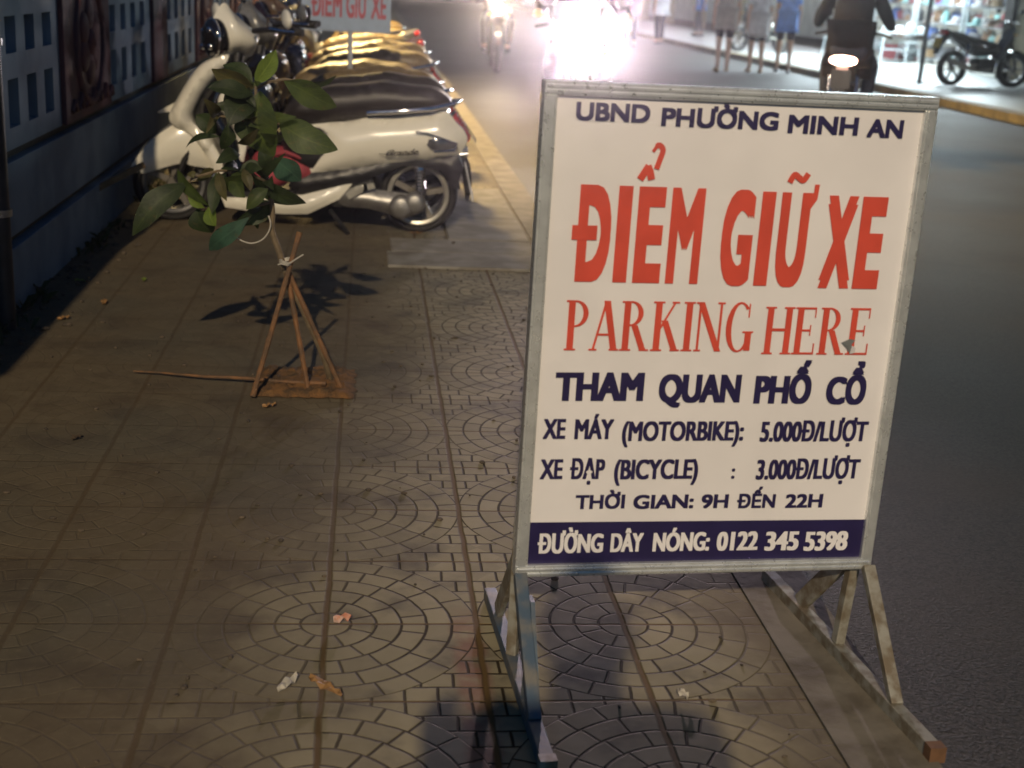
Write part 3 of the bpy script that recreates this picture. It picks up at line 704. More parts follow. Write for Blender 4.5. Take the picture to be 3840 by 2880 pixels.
    for (x, z, r_) in ((.565, .148, .062), (.635, .172, .055)):
        mb = MB(); mb.lathe([(.001, -.178), (r_ * .55, -.177), (r_ * .85, -.170), (r_, -.155), (r_, -.11)], 28, Matrix.Translation((x, 0, z))); mb.build('case_cover', castal, en)
    mb = MB(); mb.box((.20, -.10, .12), (.42, .10, .30)); mb.build('engine_block', mat('engine_dark', (.03, .03, .03), .6), t, smooth=False, bevel=.02)
    mb = MB(); coil = [(.652 + .004 * i / 20 + .024 * math.cos(i * .9), -.105 + .024 * math.sin(i * .9), .36 - .0024 * i) for i in range(56)]; mb.tube(coil, .0065, 6)
    mb.tube([(.645, -.105, .40), (.66, -.105, .20)], .011, 8); mb.build('shock_absorber', chrome, t)
    mb = MB(); mb.pillow(pts((-.10, .207), (-.047, .247), (.042, .269), (.053, .243), (.0, .225), (-.081, .177)), -.17, .018, .015, smooth=0); mb.build('foot_peg', alloy, t)
    mb = MB(); mb.tube([(.20, -.13, .11), (.28, -.19, .03), (.30, -.21, .008)], .011, 8); mb.build('side_stand', black_plastic, t)
    mb = MB(); mb.tube([(.30, .12, .16), (.48, .15, .17), (.62, .16, .20), (.86, .165, .25)], [.02, .03, .05, .045], 14); mb.build('exhaust', black_plastic, t)
    return t, body
scooter, sbody = make_scooter('scooter', 'cream white scooter with black seat, standing nose to the wall behind the sapling', cream, vinyl)
# script lettering on the flank
L = word_loops('Grande', .475, .640, .418, .030, .02, .02)
L = [[(x + (y - .418) * .55, y + (x - .55) * .10) for x, y in l] for l in L]
fill(L, 'lettering', black_gloss, sbody, -.1885)
mb = MB(); mb.tube([(.448, -.1887, .4205), (.52, -.1887, .4185), (.60, -.1887, .4225), (.655, -.1887, .4300)], .0016, 5); mb.build('lettering_flourish', black_gloss, sbody)
sbag = thing('rain_bag', 'red bundle lying in the footwell of the cream scooter', 'bag', (-.46, 6.90, .20))
mb = MB(); mb.ell((.0, 0, .13), (.14, .10, .085)); mb.ell((.10, -.02, .10), (.11, .10, .075)); mb.ell((-.05, -.03, .07), (.12, .11, .07)); mb.build('bundle', mat('red_cloth', (.34, .045, .06), .7, bump=.006, scale=12), sbag)
mb = MB(); mb.tube([(-.05, -.09, .17), (.04, -.11, .20), (.12, -.10, .17)], .010, 8); mb.build('strap', mat('red_cloth', (.34, .045, .06)), sbag)

# ------------------------------------------------------------------ row of parked scooters behind
paints = [mat('dark_plum_paint', (.020, .010, .014), .25, coat=.6), mat('silver_paint', (.22, .215, .20), .3, .3, coat=.5), mat('black_paint', (.012, .012, .013), .22, coat=.6),
          mat('brown_paint', (.10, .06, .03), .3, coat=.5), mat('dark_red_paint', (.12, .015, .015), .25, coat=.5), mat('dark_blue_paint', (.015, .025, .06), .25, coat=.5)]
def paint_of(o, old, new):
    if o.type == 'MESH' and o.data.materials and o.data.materials[0] == old:
        o.material_slots[0].link = 'OBJECT'; o.material_slots[0].material = new
    for c in o.children: paint_of(c, old, new)
row = [(7.62, 1, 0, .02, 'silver scooter with black seat standing directly behind the cream scooter'), (8.30, 0, 1, .03, 'dark plum scooter, third from the front in the parked row'),
       (9.02, 2, 1, -.02, 'black scooter behind the plum one beside the small white sign'), (9.75, 3, 1, .02, 'brown scooter in the parked row, just past the small white sign'),
       (10.5, 2, 1, .0, 'black scooter sixth in the parked row with a sodium lit seat'), (11.3, 5, 1, .03, 'dark blue scooter in the middle of the parked row'),
       (13.2, 4, 1, .02, 'dark red scooter in the far half of the parked row'),
       (15.5, 3, 1, -.04, 'brown scooter second from the far end of the parked row'),
       (16.8, 5, 1, .02, 'dark blue scooter at the far end of the parked row')]
scooter['group'] = 'scooters parked nose to the wall'
for i, (y, pi_, si, dx, lab) in enumerate(row):
    c = copy_tree(scooter)
    for ch in list(c.children):
        for g in list(ch.children):
            if g.name.startswith('lettering'): bpy.data.objects.remove(g)
    c.location = (-.36 + dx, y, 0); c.rotation_euler = (0, 0, R(-3 + random.uniform(-4, 3)))
    tag(c, lab, 'scooter', 'scooters parked nose to the wall')
    paint_of(c, cream, paints[pi_])
    c.scale = (random.uniform(.94, 1.05), 1, random.uniform(.93, 1.04)); c.rotation_euler.x = R(random.uniform(-3, 5)); c.location.x += random.uniform(-.10, .08)
    if si: paint_of(c, vinyl, vinyl_lamplit)

# ------------------------------------------------------------------ second, small sign on a post
p0 = atY(1310, 240, 8.65)
s2 = thing('post_sign', 'small white sign with red letters on a thin post among the parked scooters', 'sign', (p0.x - .005, 8.65, 0), R(5))
zb = .945
mb = MB(); mb.box((-.345, -.008, zb), (.300, .008, zb + .42)); s2.scale = (.87, 1, 1)
s2p = mb.build('sign_board', mat('sign_board_pale', (.30, .38, .50), .5, var=.1), s2, smooth=False)
for a, b in (((-.345, zb - .012), (.300, zb)), ((-.345, zb + .42), (.300, zb + .432))):
    mb = MB(); mb.box((a[0], -.014, a[1]), (b[0], .014, b[1])); mb.build('sign_rim', mat('rim_blue_grey', (.30, .36, .45), .4, .3), s2, smooth=False)
mb = MB(); mb.tube([(0.03, .012, 0), (.0, .012, zb + .3)], .018, 12); mb.build('post', mat('post_pale', (.38, .42, .46), .5), s2)
wine = mat('sign_red_faded', (.42, .09, .12), .6)
for w in (('ĐIỂM', -.275, -.055), ('GIỮ', -.025, .125), ('XE', .155, .265)): fill(word_loops(*w, zb + .075, .155, .04, .02), 'lettering', wine, s2, -.0095)

# ------------------------------------------------------------------ sapling, stakes, earth
TYP = 4.06
def T(zx, zy, dy=0): return atY(460 + zx / 1.974, 160 + zy / 1.974, TYP + dy)
soil = MB(); n = 26
rng = random.Random(3)
gx0, gx1 = G(940, 1490), G(1330, 1480); gy0, gy1 = G(1100, 1495).y, G(1100, 1385).y
vs = []; NX, NY = 22, 16
for j in range(NY + 1):
    for i in range(NX + 1):
        u_, v_ = i / NX, j / NY
        ed = min(u_, 1 - u_, v_, 1 - v_) * 2
        vs.append((gx0.x + (gx1.x - gx0.x) * u_ + rng.uniform(-.008, .008), gy0 + (gy1 - gy0) * v_ + rng.uniform(-.006, .006), .0045 + min(ed, .5) * .022 + rng.uniform(0, .016) * (ed > .1)))
soil.add(vs, [(j * (NX + 1) + i, j * (NX + 1) + i + 1, (j + 1) * (NX + 1) + i + 1, (j + 1) * (NX + 1) + i) for j in range(NY) for i in range(NX)])
struct(soil.build('tree_pit_soil', mat('orange_earth', (.20, .095, .028), .95, col2=(.085, .050, .022), scale=26, bump=.008)))
tree = thing('sapling', 'young sapling with large dark green leaves tied to three bamboo stakes in the pavement', 'tree', tuple(G(1244, 1437)))
tl = tree.location
def rel(p): return Vector(p) - tl
trunk_pts = [Vector(tl) + Vector((0, 0, -.01)), T(1330, 1960), T(1200, 1660), T(1150, 1520), T(1105, 1390), T(1110, 1250), T(1085, 1080), T(1050, 930), T(1010, 700), T(990, 480), T(985, 320)]
trunk_pts[1] = atY(440 + 1180 / 1.536, 480 + 1290 / 1.536, TYP); trunk_pts[2] = atY(440 + 985 / 1.536, 480 + 860 / 1.536, TYP)
sm = catmull([tuple(rel(p)) for p in trunk_pts], 4, False)
mb = MB(); mb.tube(sm, [.0125 - .008 * i / len(sm) for i in range(len(sm))], 8)
for br in ([(1060, 940, 0), (880, 935, .03), (700, 950, .05), (520, 1000, .05), (470, 1040, .04)], [(985, 340, 0), (1080, 290, -.03), (1200, 270, -.05), (1340, 290, -.05)], [(1010, 700, 0), (1080, 610, -.03), (1160, 600, -.05)], [(1000, 640, 0), (860, 560, -.04), (700, 540, -.05)],
           [(1095, 1180, 0), (980, 1210, -.04), (930, 1290, -.05)], [(990, 420, 0), (880, 370, .05), (820, 350, .06)], [(1075, 1030, 0), (1000, 1000, -.05), (960, 965, -.06)]):
    mb.tube([tuple(rel(T(*q))) for q in br], [.0045] * (len(br) - 1) + [.003], 6)
mb.build('trunk', bark, tree)
def leaf(base, tip, width, m, tilt=0.0, curl=.12, db=0, dt=0, fold=.18):
    a, b = rel(T(base[0], base[1], db)), rel(T(tip[0], tip[1], dt))
    w = width * 1.18 / 1.974 / F_PX * 4.15
    ax = b - a; Ln = ax.length; ax.normalize()
    nrm = Vector((0, -1, 0)); side = ax.cross(nrm).normalized(); nrm = side.cross(ax).normalized()
    q = Matrix.Rotation(tilt, 3, ax); side = q @ side; nrm = q @ nrm
    prof = [(0, .03), (.08, .28), (.2, .66), (.35, .94), (.5, 1.0), (.65, .90), (.78, .68), (.88, .42), (.95, .20), (1, .01)]
    vs, fs = [], []
    for k, (t, h) in enumerate(prof):
        c = a + ax * Ln * t + nrm * (math.sin(t * PI) * curl * Ln - t * t * curl * .9 * Ln) + side * w * .10 * math.sin(t * 4 + db * 60)
        jag = .94 if k % 2 else 1.03
        for s in (-1, -.5, 0, .5, 1):
            vs.append(c + side * s * h * w * .5 * jag * rng.uniform(.90, 1.06) + nrm * (abs(s) * fold * w * .5 * h + rng.uniform(-.02, .02) * w))
    for k in range(len(prof) - 1):
        for j in range(4): fs.append((k * 5 + j, k * 5 + j + 1, (k + 1) * 5 + j + 1, (k + 1) * 5 + j))
    o = MB().add(vs, fs).build('leaf', m, tree)
    uvl = o.data.uv_layers.new(name='leaf')
    for lp in o.data.loops:
        i = lp.vertex_index; uvl.data[lp.index].uv = (prof[i // 5][0], (i % 5) / 4)
    sb = o.modifiers.new('s', 'SUBSURF'); sb.levels = 1; sb.render_levels = 1
    return o
for a in (((985, 315), (1135, 50), 125, leaf_light, .5), ((975, 335), (655, 205), 150, leaf_brown, -.5), ((1190, 290), (1590, 475), 175, leaf_green, .3), ((1330, 300), (1580, 265), 60, leaf_dark, .9),
          ((1000, 360), (1090, 850), 285, leaf_green, .25), ((1150, 595), (1578, 795), 205, leaf_green, -.2), ((960, 960), (1342, 1228), 145, leaf_dark, .4), ((470, 1030), (60, 1410), 165, leaf_dark, .3),
          ((410, 925), (605, 1220), 90, leaf_green, .5), ((850, 365), (580, 318), 70, leaf_dark, .8), ((860, 520), (670, 465), 75, leaf_dark, .6), ((545, 530), (690, 670), 130, leaf_dark, .1),
          ((720, 690), (440, 762), 60, leaf_dark, .9), ((930, 1285), (620, 1560), 125, leaf_blue_lit, .3), ((770, 960), (640, 1250), 110, leaf_dark, .4), ((1090, 1180), (900, 1340), 130, leaf_dark, .2),
          ((1130, 840), (1310, 1035), 200, leaf_blue_lit, .5), ((770, 600), (750, 800), 100, leaf_dark, -.5), ((630, 1215), (690, 1350), 110, leaf_light, .3), ((560, 1225), (640, 1420), 160, leaf_dark, .2),
          ((960, 380), (640, 330), 130, leaf_dark, .7), ((960, 300), (750, 140), 110, leaf_dark, .6), ((870, 830), (700, 870), 90, leaf_dark, .6), ((1000, 780), (1110, 930), 110, leaf_dark, -.3),
          ((940, 420), (790, 600), 170, leaf_dark, .2), ((800, 980), (900, 1130), 130, leaf_green, .2), ((480, 1120), (600, 1225), 60, leaf_light, .2)):
    leaf(*a, db=rng.uniform(-.05, .05), dt=rng.uniform(-.10, .08))
for k in range(34):
    t_ = rng.choice(((985, 330), (1000, 480), (1010, 650), (1050, 930), (880, 935), (700, 950), (520, 1000), (1080, 610), (860, 560), (980, 1210), (880, 370), (1085, 1080), (700, 545)))
    an = rng.uniform(0, 2 * PI); ln = rng.uniform(90, 210)
    b_ = (t_[0] + rng.uniform(-25, 25), t_[1] + rng.uniform(-25, 25))
    if b_[0] + ln * math.cos(an) > 1350: an = PI - an
    leaf(b_, (b_[0] + ln * math.cos(an), b_[1] + ln * (.35 + math.sin(an)) * .8), ln * rng.uniform(.35, .55), rng.choice((leaf_dark, leaf_dark, leaf_green, leaf_brown)), rng.uniform(-.8, .8), rng.uniform(.05, .2), rng.uniform(-.10, .12), rng.uniform(-.16, .16), rng.uniform(.1, .4))
for (a, b, lab) in (((1050, 600), (780, 1545), 'orange bamboo stake leaning left against the sapling, its top end sticking up'), ((978, 835), (1100, 1510), 'middle bamboo stake of the sapling, standing nearly upright'), ((985, 830), (1290, 1500), 'right hand bamboo stake propping the sapling, foot in the orange earth')):
    g = G(440 + b[0] / 1.536, 480 + b[1] / 1.536, .01); t_ = atY(440 + a[0] / 1.536, 480 + a[1] / 1.536, TYP - .02)
    st = thing('stake', lab, 'stake', tuple(g), 0, 'stakes round the sapling'); d = t_ - g
    mb = MB(); P_ = []; Rr = []
    for k in range(13): P_.append(d * (k / 12)); Rr.append(.0080 + (.0014 if k % 4 == 0 else 0))
    mb.tube(P_, Rr, 8); mb.build('cane', bamboo, st)
tp = rel(atY(1072, 985, TYP - .03))
tie = thing('tie_string', 'pale string knotted round the stakes and sapling stem', 'string', tuple(tp + tl))
mb = MB()
for k in range(3): mb.tube([(.019 * math.cos(a), .030 * math.sin(a), .004 * k + .003 * math.sin(a * 2)) for a in [2 * PI * i / 16 for i in range(17)]], .0022, 5)
mb.tube([(.01, -.03, .002), (.03, -.035, .018), (.055, -.03, .034)], .0022, 5); mb.tube([(.0, -.03, 0), (-.012, -.035, .003), (-.022, -.03, .0)], .0022, 5); mb.build('loop', wire_m, tie)
wl_ = thing('wire_loop', 'thin pale wire hanging in a loop from the sapling stem', 'wire', tuple(T(1100, 1370)))
W0 = T(1100, 1370)
mb = MB(); mb.tube([tuple(T(*q, -.02) - W0) for q in catmull([(820, 1420), (870, 1460), (950, 1485), (1030, 1460), (1080, 1400), (1095, 1340), (1080, 1280)], 5, False)], .0022, 5); mb.build('wire', wire_m, wl_)
a, b = G(500, 1392, .012), G(1222, 1440, .03)
fs_ = thing('fallen_stick', 'thin orange stick lying across the tree pit on the pavement', 'stick', tuple(a)); mb = MB(); d = b - a
mb.tube([d * k / 8 + Vector((0, .006 * math.sin(k * 1.7), .0)) for k in range(9)], [.0028 + .0006 * k for k in range(9)], 7); mb.build('cane', bamboo, fs_)
a, b = G(255, 705 * 1.0, .25), G(510, 640, .38)
a, b = atY(330, 725, 6.55), atY(500, 640, 6.62)
pk = thing('wooden_pole', 'brown wooden pole slanting from the wall to the cream scooter fender', 'pole', tuple(a)); mb = MB(); mb.bar((0, 0, 0), b - a + Vector((.05, .02, .03)), .030, .028); mb.build('batten', mat('old_wood', (.20, .13, .06), .7, scale=20), pk, smooth=False)

# ------------------------------------------------------------------ litter
def litter(name, label, cat, loc, shape, m, rz=0):
    o = thing(name, label, cat, tuple(loc), rz); shape.build('scrap', m, o, smooth=False); return o
def scrap(w, l, h=.012, n=5, seed=1):
    r = random.Random(seed); mb = MB(); vs = []
    for i in range(n + 1):
        for s in (-1, 0, 1): vs.append((l * (i / n - .5), s * w / 2 * math.sin(PI * (i + .6) / (n + 1.2)), .004 + h * abs(math.sin(i * 1.3 + s)) + r.uniform(0, .003)))
    mb.add(vs, [(i * 3 + j, i * 3 + j + 1, (i + 1) * 3 + j + 1, (i + 1) * 3 + j) for i in range(n) for j in range(2)]); return mb
paper = mat('scrap_paper', (.50, .46, .38), .8); dry = mat('dry_leaf', (.30, .16, .055), .7, scale=30); dryd = mat('dry_leaf_dark', (.06, .04, .022), .8)
litter('paper_scrap', 'crumpled white and orange wrapper on the patterned paving', 'litter', G(1283, 2340), scrap(.026, .036, .016, 4, 2), mat('wrapper', (.55, .40, .33), .6, col2=(.55, .16, .06), scale=50), .3)
litter('paper_scrap', 'folded grey paper strip lying beside a dry leaf', 'litter', G(1080, 2575), scrap(.022, .065, .010, 5, 3), paper, R(60))
litter('dry_leaf', 'long dry brown leaf lying on the near paving', 'leaf', G(1220, 2590), scrap(.024, .10, .010, 6, 4), dry, R(-50))
for i, (x, y, l_, w_, m_, lab) in enumerate(((300, 1060, .05, .025, leaf_light, 'small green leaf on the dark pavement left of the sapling'), (540, 1055, .04, .022, leaf_light, 'yellow green leaf near the cream scooter front wheel'),
        (390, 1140, .06, .025, dry, 'dry leaf on the pavement by the wall'), (285, 1650, .035, .025, dryd, 'small black leaf far left of the pavement'), (1560, 880, .06, .03, dry, 'brown leaf under the cream scooter rear wheel'),
        (1700, 918, .05, .02, dryd, 'dark leaf on the concrete ramp slab'), (2560, 2620, .03, .02, paper, 'white crumb of paper near the kerb'), 
        (1010, 1530, .045, .025, dry, 'dry leaf just in front of the tree pit'), (240, 1200, .05, .03, dry, 'curled leaf by the wall foot'))):
    litter('dry_leaf', lab, 'leaf', G(x, y), scrap(w_, l_, .010, 5, 10 + i), m_, rng.uniform(0, 3))
grit = MB()
for k in range(420):
    x = rng.uniform(-1.25, .8); y = rng.uniform(1.9, 7); sgz = rng.uniform(.002, .0065)
    if rng.random() < .45: x = -1.30 + abs(rng.gauss(0, .08)); sgz *= 1.8
    grit.ell((x, y, sgz * .5), (sgz * rng.uniform(.8, 1.8), sgz * rng.uniform(.8, 1.8), sgz * .8), None, 6, 4)
tag(grit.build('grit', mat('grit', (.12, .09, .06), .9, col2=(.05, .04, .03), scale=60)), kind='stuff')
weed = MB()
for k in range(300):
    y = rng.uniform(4.3, 9.5); x = -1.30 + abs(rng.gauss(0, .05)); h = rng.uniform(.02, .07); a = rng.uniform(0, 6.3)
    if math.sin(y * 4.2) < -.1: continue
    v = Vector((math.cos(a), math.sin(a), 0)); q = Vector((-v.y, v.x, 0)) * .012; p_ = Vector((x, y, .001))
    weed.add([p_ - q * .4, p_ + q * .4, p_ + v * h * .5 + q + Vector((0, 0, h * .7)), p_ + v * h + Vector((0, 0, h * .8))], [(0, 1, 2, 3)])
tag(weed.build('weeds', leaf_dark, smooth=False), kind='stuff')

# ------------------------------------------------------------------ people
def skin_mesh(J, edges, rad, name, m, parent, root, sub=2):
    keys = sorted({k for e in edges for k in e}); idx = {k: i for i, k in enumerate(keys)}
    me = bpy.data.meshes.new(name); me.from_pydata([J[k] for k in keys], [(idx[a], idx[b]) for a, b in edges], [])
    o = bpy.data.objects.new(name, me); C.objects.link(o)
    o.modifiers.new('skin', 'SKIN'); sb = o.modifiers.new('sub', 'SUBSURF'); sb.levels = sub; sb.render_levels = sub
    if not me.skin_vertices: me.attributes  # layer is added with the modifier
    sv = me.skin_vertices[0].data if me.skin_vertices else None
    if sv is None:
        bpy.context.view_layer.objects.active = o; bpy.ops.mesh.customdata_skin_add(); sv = me.skin_vertices[0].data
    for k in keys:
        r = rad[k]; sv[idx[k]].radius = r if isinstance(r, tuple) else (r, r); sv[idx[k]].use_root = (k == root)
    bpy.context.view_layer.update()
    ev = o.evaluated_get(bpy.context.evaluated_depsgraph_get())
    m2 = bpy.data.meshes.new_from_object(ev); bpy.data.objects.remove(o); bpy.data.meshes.remove(me)
    m2.name = name; m2.materials.clear(); m2.materials.append(m)
    m2.polygons.foreach_set('use_smooth', [True] * len(m2.polygons))
    r = bpy.data.objects.new(name, m2); C.objects.link(r); r.parent = parent; return r
BASE = dict(pel=(0, 0, .95), sp=(0, .01, 1.12), ch=(0, .0, 1.30), nk=(0, -.005, 1.46), hb=(0, .015, 1.55), hm=(0, .025, 1.62), ht=(0, .015, 1.70))
for s_, q in (('L', -1), ('R', 1)):
    BASE.update({'sh' + s_: (q * .17, 0, 1.40), 'el' + s_: (q * .225, -.02, 1.13), 'wr' + s_: (q * .235, .04, .89), 'pa' + s_: (q * .235, .06, .82),
                 'hp' + s_: (q * .09, 0, .90), 'kn' + s_: (q * .10, .03, .50), 'an' + s_: (q * .10, -.01, .09), 'to' + s_: (q * .12, .14, .03)})
RAD = dict(pel=(.12, .09), sp=(.10, .08), ch=(.11, .075), cl=(.075, .065), nk=.055, hb=.068, hm=(.078, .09), ht=.055)
for s_ in 'LR': RAD.update({'sh' + s_: .058, 'el' + s_: .042, 'wr' + s_: .028, 'pa' + s_: (.034, .020), 'hp' + s_: .085, 'kn' + s_: .056, 'an' + s_: .036, 'to' + s_: .030})
EDG = [('pel', 'sp'), ('sp', 'ch'), ('ch', 'cl'), ('cl', 'nk'), ('nk', 'hb'), ('hb', 'hm'), ('hm', 'ht')]
for s_ in 'LR': EDG += [('cl', 'sh' + s_), ('sh' + s_, 'el' + s_), ('el' + s_, 'wr' + s_), ('wr' + s_, 'pa' + s_), ('pel', 'hp' + s_), ('hp' + s_, 'kn' + s_), ('kn' + s_, 'an' + s_), ('an' + s_, 'to' + s_)]
def lerp3(a, b, t): return tuple(x + (y - x) * t for x, y in zip(a, b))
def person(name_label, loc, rz, top_m, leg_m, pose=None, scale=1.0, long_top=0, short_legs=True, sleeves=True, shoe_m=None, helmet=None, group=None):
    J = dict(BASE); J.update(pose or {}); J['cl'] = lerp3(J['ch'], J['nk'], .62)
    t = thing('person', name_label, 'person', loc, rz, group); t.scale = (scale,) * 3
    J2 = dict(J); E2 = list(EDG); R2 = dict(RAD)
    for s_, q in (('L', -1), ('R', 1)):               # five fingers each
        p, w = Vector(J['pa' + s_]), Vector(J['wr' + s_]); d = (p - w).normalized(); side = Vector((0, 1, 0)) if abs(d.y) < .7 else Vector((1, 0, 0))
        for k, (off, ln) in enumerate(((-.022, .055), (-.008, .072), (.008, .078), (.022, .068))):
            a = p + side * off + d * .02; b = a + d * ln * .55 + Vector((-q * .004, 0, 0)); c = b + d * ln * .45 + Vector((-q * .016, 0, 0))
            for nm, pt, r in (('a', a, .009), ('b', b, .008), ('c', c, .007)): J2[f'f{s_}{k}{nm}'] = tuple(pt); R2[f'f{s_}{k}{nm}'] = r
            E2 += [('pa' + s_, f'f{s_}{k}a'), (f'f{s_}{k}a', f'f{s_}{k}b'), (f'f{s_}{k}b', f'f{s_}{k}c')]
        a = w.lerp(p, .6) + side * .032; b = a + d * .035 + side * .012
        J2['t' + s_] = tuple(a); J2['u' + s_] = tuple(b); R2['t' + s_] = .010; R2['u' + s_] = .008; E2 += [('wr' + s_, 't' + s_), ('t' + s_, 'u' + s_)]
    h = Vector(J['hm']); hb = Vector(J['hb'])
    fw = Vector((0, 1, 0)) if 'face' not in J else Vector(J['face']).normalized()
    J2['no'] = tuple(hb.lerp(h, .5) + fw * .092); R2['no'] = .012; E2.append(('hm', 'no'))
    J2.pop('face', None)
    skin_mesh(J2, E2, R2, 'body', skin, t, 'pel')
    # upper garment over the trunk and upper arms
    Jt = {k: J[k] for k in ('pel', 'sp', 'ch', 'cl', 'nk', 'shL', 'shR')}; Rt = dict(pel=(.215, .175), sp=(.175, .14), ch=(.19, .135), cl=(.11, .095), nk=.072, shL=.080, shR=.080)
    Jt['nk'] = lerp3(J['cl'], J['nk'], .6); Et = [('pel', 'sp'), ('sp', 'ch'), ('ch', 'cl'), ('cl', 'nk'), ('cl', 'shL'), ('cl', 'shR')]
    Jt['hem'] = lerp3(J['pel'], (J['hpL'][0] * .5 + J['hpR'][0] * .5, J['hpL'][1], J['hpL'][2] - .02 - long_top), 1.0); Rt['hem'] = (.20 + long_top * .12, .165 + long_top * .12); Et.append(('pel', 'hem'))
    for s_ in 'LR':
        Jt['e' + s_] = lerp3(J['sh' + s_], J['el' + s_], .55 if sleeves is True else 1.0); Rt['e' + s_] = .062; Et.append(('sh' + s_, 'e' + s_))
        if sleeves == 'long':
            Jt['w' + s_] = lerp3(J['el' + s_], J['wr' + s_], .95); Rt['w' + s_] = .042; Et.append(('e' + s_, 'w' + s_))
    skin_mesh(Jt, Et, Rt, 'shirt' if long_top < .1 else 'tunic', top_m, t, 'pel')
    Jl = {'pel': J['pel']}; Rl = {'pel': (.12, .10)}; El = []
    for s_ in 'LR':
        Jl['hp' + s_] = J['hp' + s_]; Rl['hp' + s_] = .090; El.append(('pel', 'hp' + s_))
        if short_legs:
            Jl['k' + s_] = lerp3(J['hp' + s_], J['kn' + s_], .82); Rl['k' + s_] = .088; El.append(('hp' + s_, 'k' + s_))
        else:
            Jl['k' + s_] = J['kn' + s_]; Rl['k' + s_] = .074; Jl['a' + s_] = lerp3(J['kn' + s_], J['an' + s_], .93); Rl['a' + s_] = .056; El += [('hp' + s_, 'k' + s_), ('k' + s_, 'a' + s_)]
    skin_mesh(Jl, El, Rl, 'shorts' if short_legs else 'trousers', leg_m, t, 'pel')
    hd = MB()
    if helmet:
        hd.ell(tuple(h + Vector((0, 0, .035))), (.125, .145, .125)); hd.build('helmet', helmet, t)
    else:
        hd.ell(tuple(h + Vector((0, 0, .03)) - fw * .025), (.092, .105, .10)); hd.build('hair', hair, t)
    for s_ in 'LR':
        sh = MB(); a, b = Vector(J['an' + s_]), Vector(J['to' + s_]); d = (b - a); d.z = 0; d.normalize()
        m_ = a + d * .055; m_.z = min(a.z, b.z) + .0
        M = Matrix.Translation(m_) @ Matrix.Rotation(math.atan2(d.y, d.x), 4, 'Z')
        sh.ell((0, 0, .0), (.135, .048, .034), M, 16, 8); sh.build('shoe', shoe_m or black_plastic, t)
    return t
cl = lambda n, c, v=.25: mat(n, c, .9, var=v, scale=9, bump=.004, spec=.12)
grey_shirt = cl('grey_shirt', (.50, .45, .38)); white_dress = cl('white_cloth', (.80, .80, .82)); blue_shirt = cl('blue_shirt', (.20, .36, .80)); dark_short = cl('dark_shorts', (.035, .03, .045)); dark_jacket = cl('dark_jacket', (.010, .008, .009)); denim = cl('dark_denim', (.025, .03, .05)); pink_shirt = cl('pink_shirt', (.5, .3, .36)); tan_sandal = cl('sandal', (.35, .20, .08))
def walk(a, b, arm=.06):                               # stride: left foot forward a, right foot back b
    return dict(knL=(-.10, .05 + a * .6, .50), anL=(-.10, a, .09), toL=(-.12, a + .15, .03), knR=(.10, .06 + b * .35, .50), anR=(.10, b, .10), toR=(.12, b + .15, .03), elL=(-.23, -.04 - arm, 1.13), wrL=(-.235, -.01 - arm, .89), paL=(-.235, .0 - arm, .82), elR=(.23, .0 + arm, 1.13), wrR=(.235, .08 + arm, .90), paR=(.235, .11 + arm, .83))
g = G(2705, 268, -.045); person('person walking away in a loose grey shirt and dark shorts, leftmost of the three', tuple(g), R(-8), grey_shirt, dark_short, walk(-.10, .14), 1.0, .06, shoe_m=tan_sandal, group='people walking along the road')
g = G(2828, 272, -.045); person('person in a long white top with bare legs walking between two others', tuple(g), R(-5), white_dress, dark_short, walk(.07, -.07, .02), .95, .22, shoe_m=tan_sandal, group='people walking along the road')
g = G(2932, 272, -.045); person('person in a blue shirt and black shorts walking on the road near the yellow kerb', tuple(g), R(-12), blue_shirt, dark_short, walk(.12, -.12), .99, .03, shoe_m=black_plastic, group='people walking along the road')
g = G(2360, 175, -.045); person('person in a pink shirt far up the road in the glare', tuple(g), R(-5), pink_shirt, denim, walk(.1, -.1), 1.0, .03, short_legs=False, group='people walking along the road')
g = G(2470, 165, -.045); person('person in white far up the road beside the glare', tuple(g), R(10), white_dress, denim, walk(-.1, .1), 1.0, .03, short_legs=False, group='people walking along the road')
g = G(2620, 135, .075); person('person in a blue shirt on the far pavement behind the walkers', tuple(g), R(80), blue_shirt, denim, walk(.08, -.1), 1.0, .03, short_legs=False, group='people walking along the road')

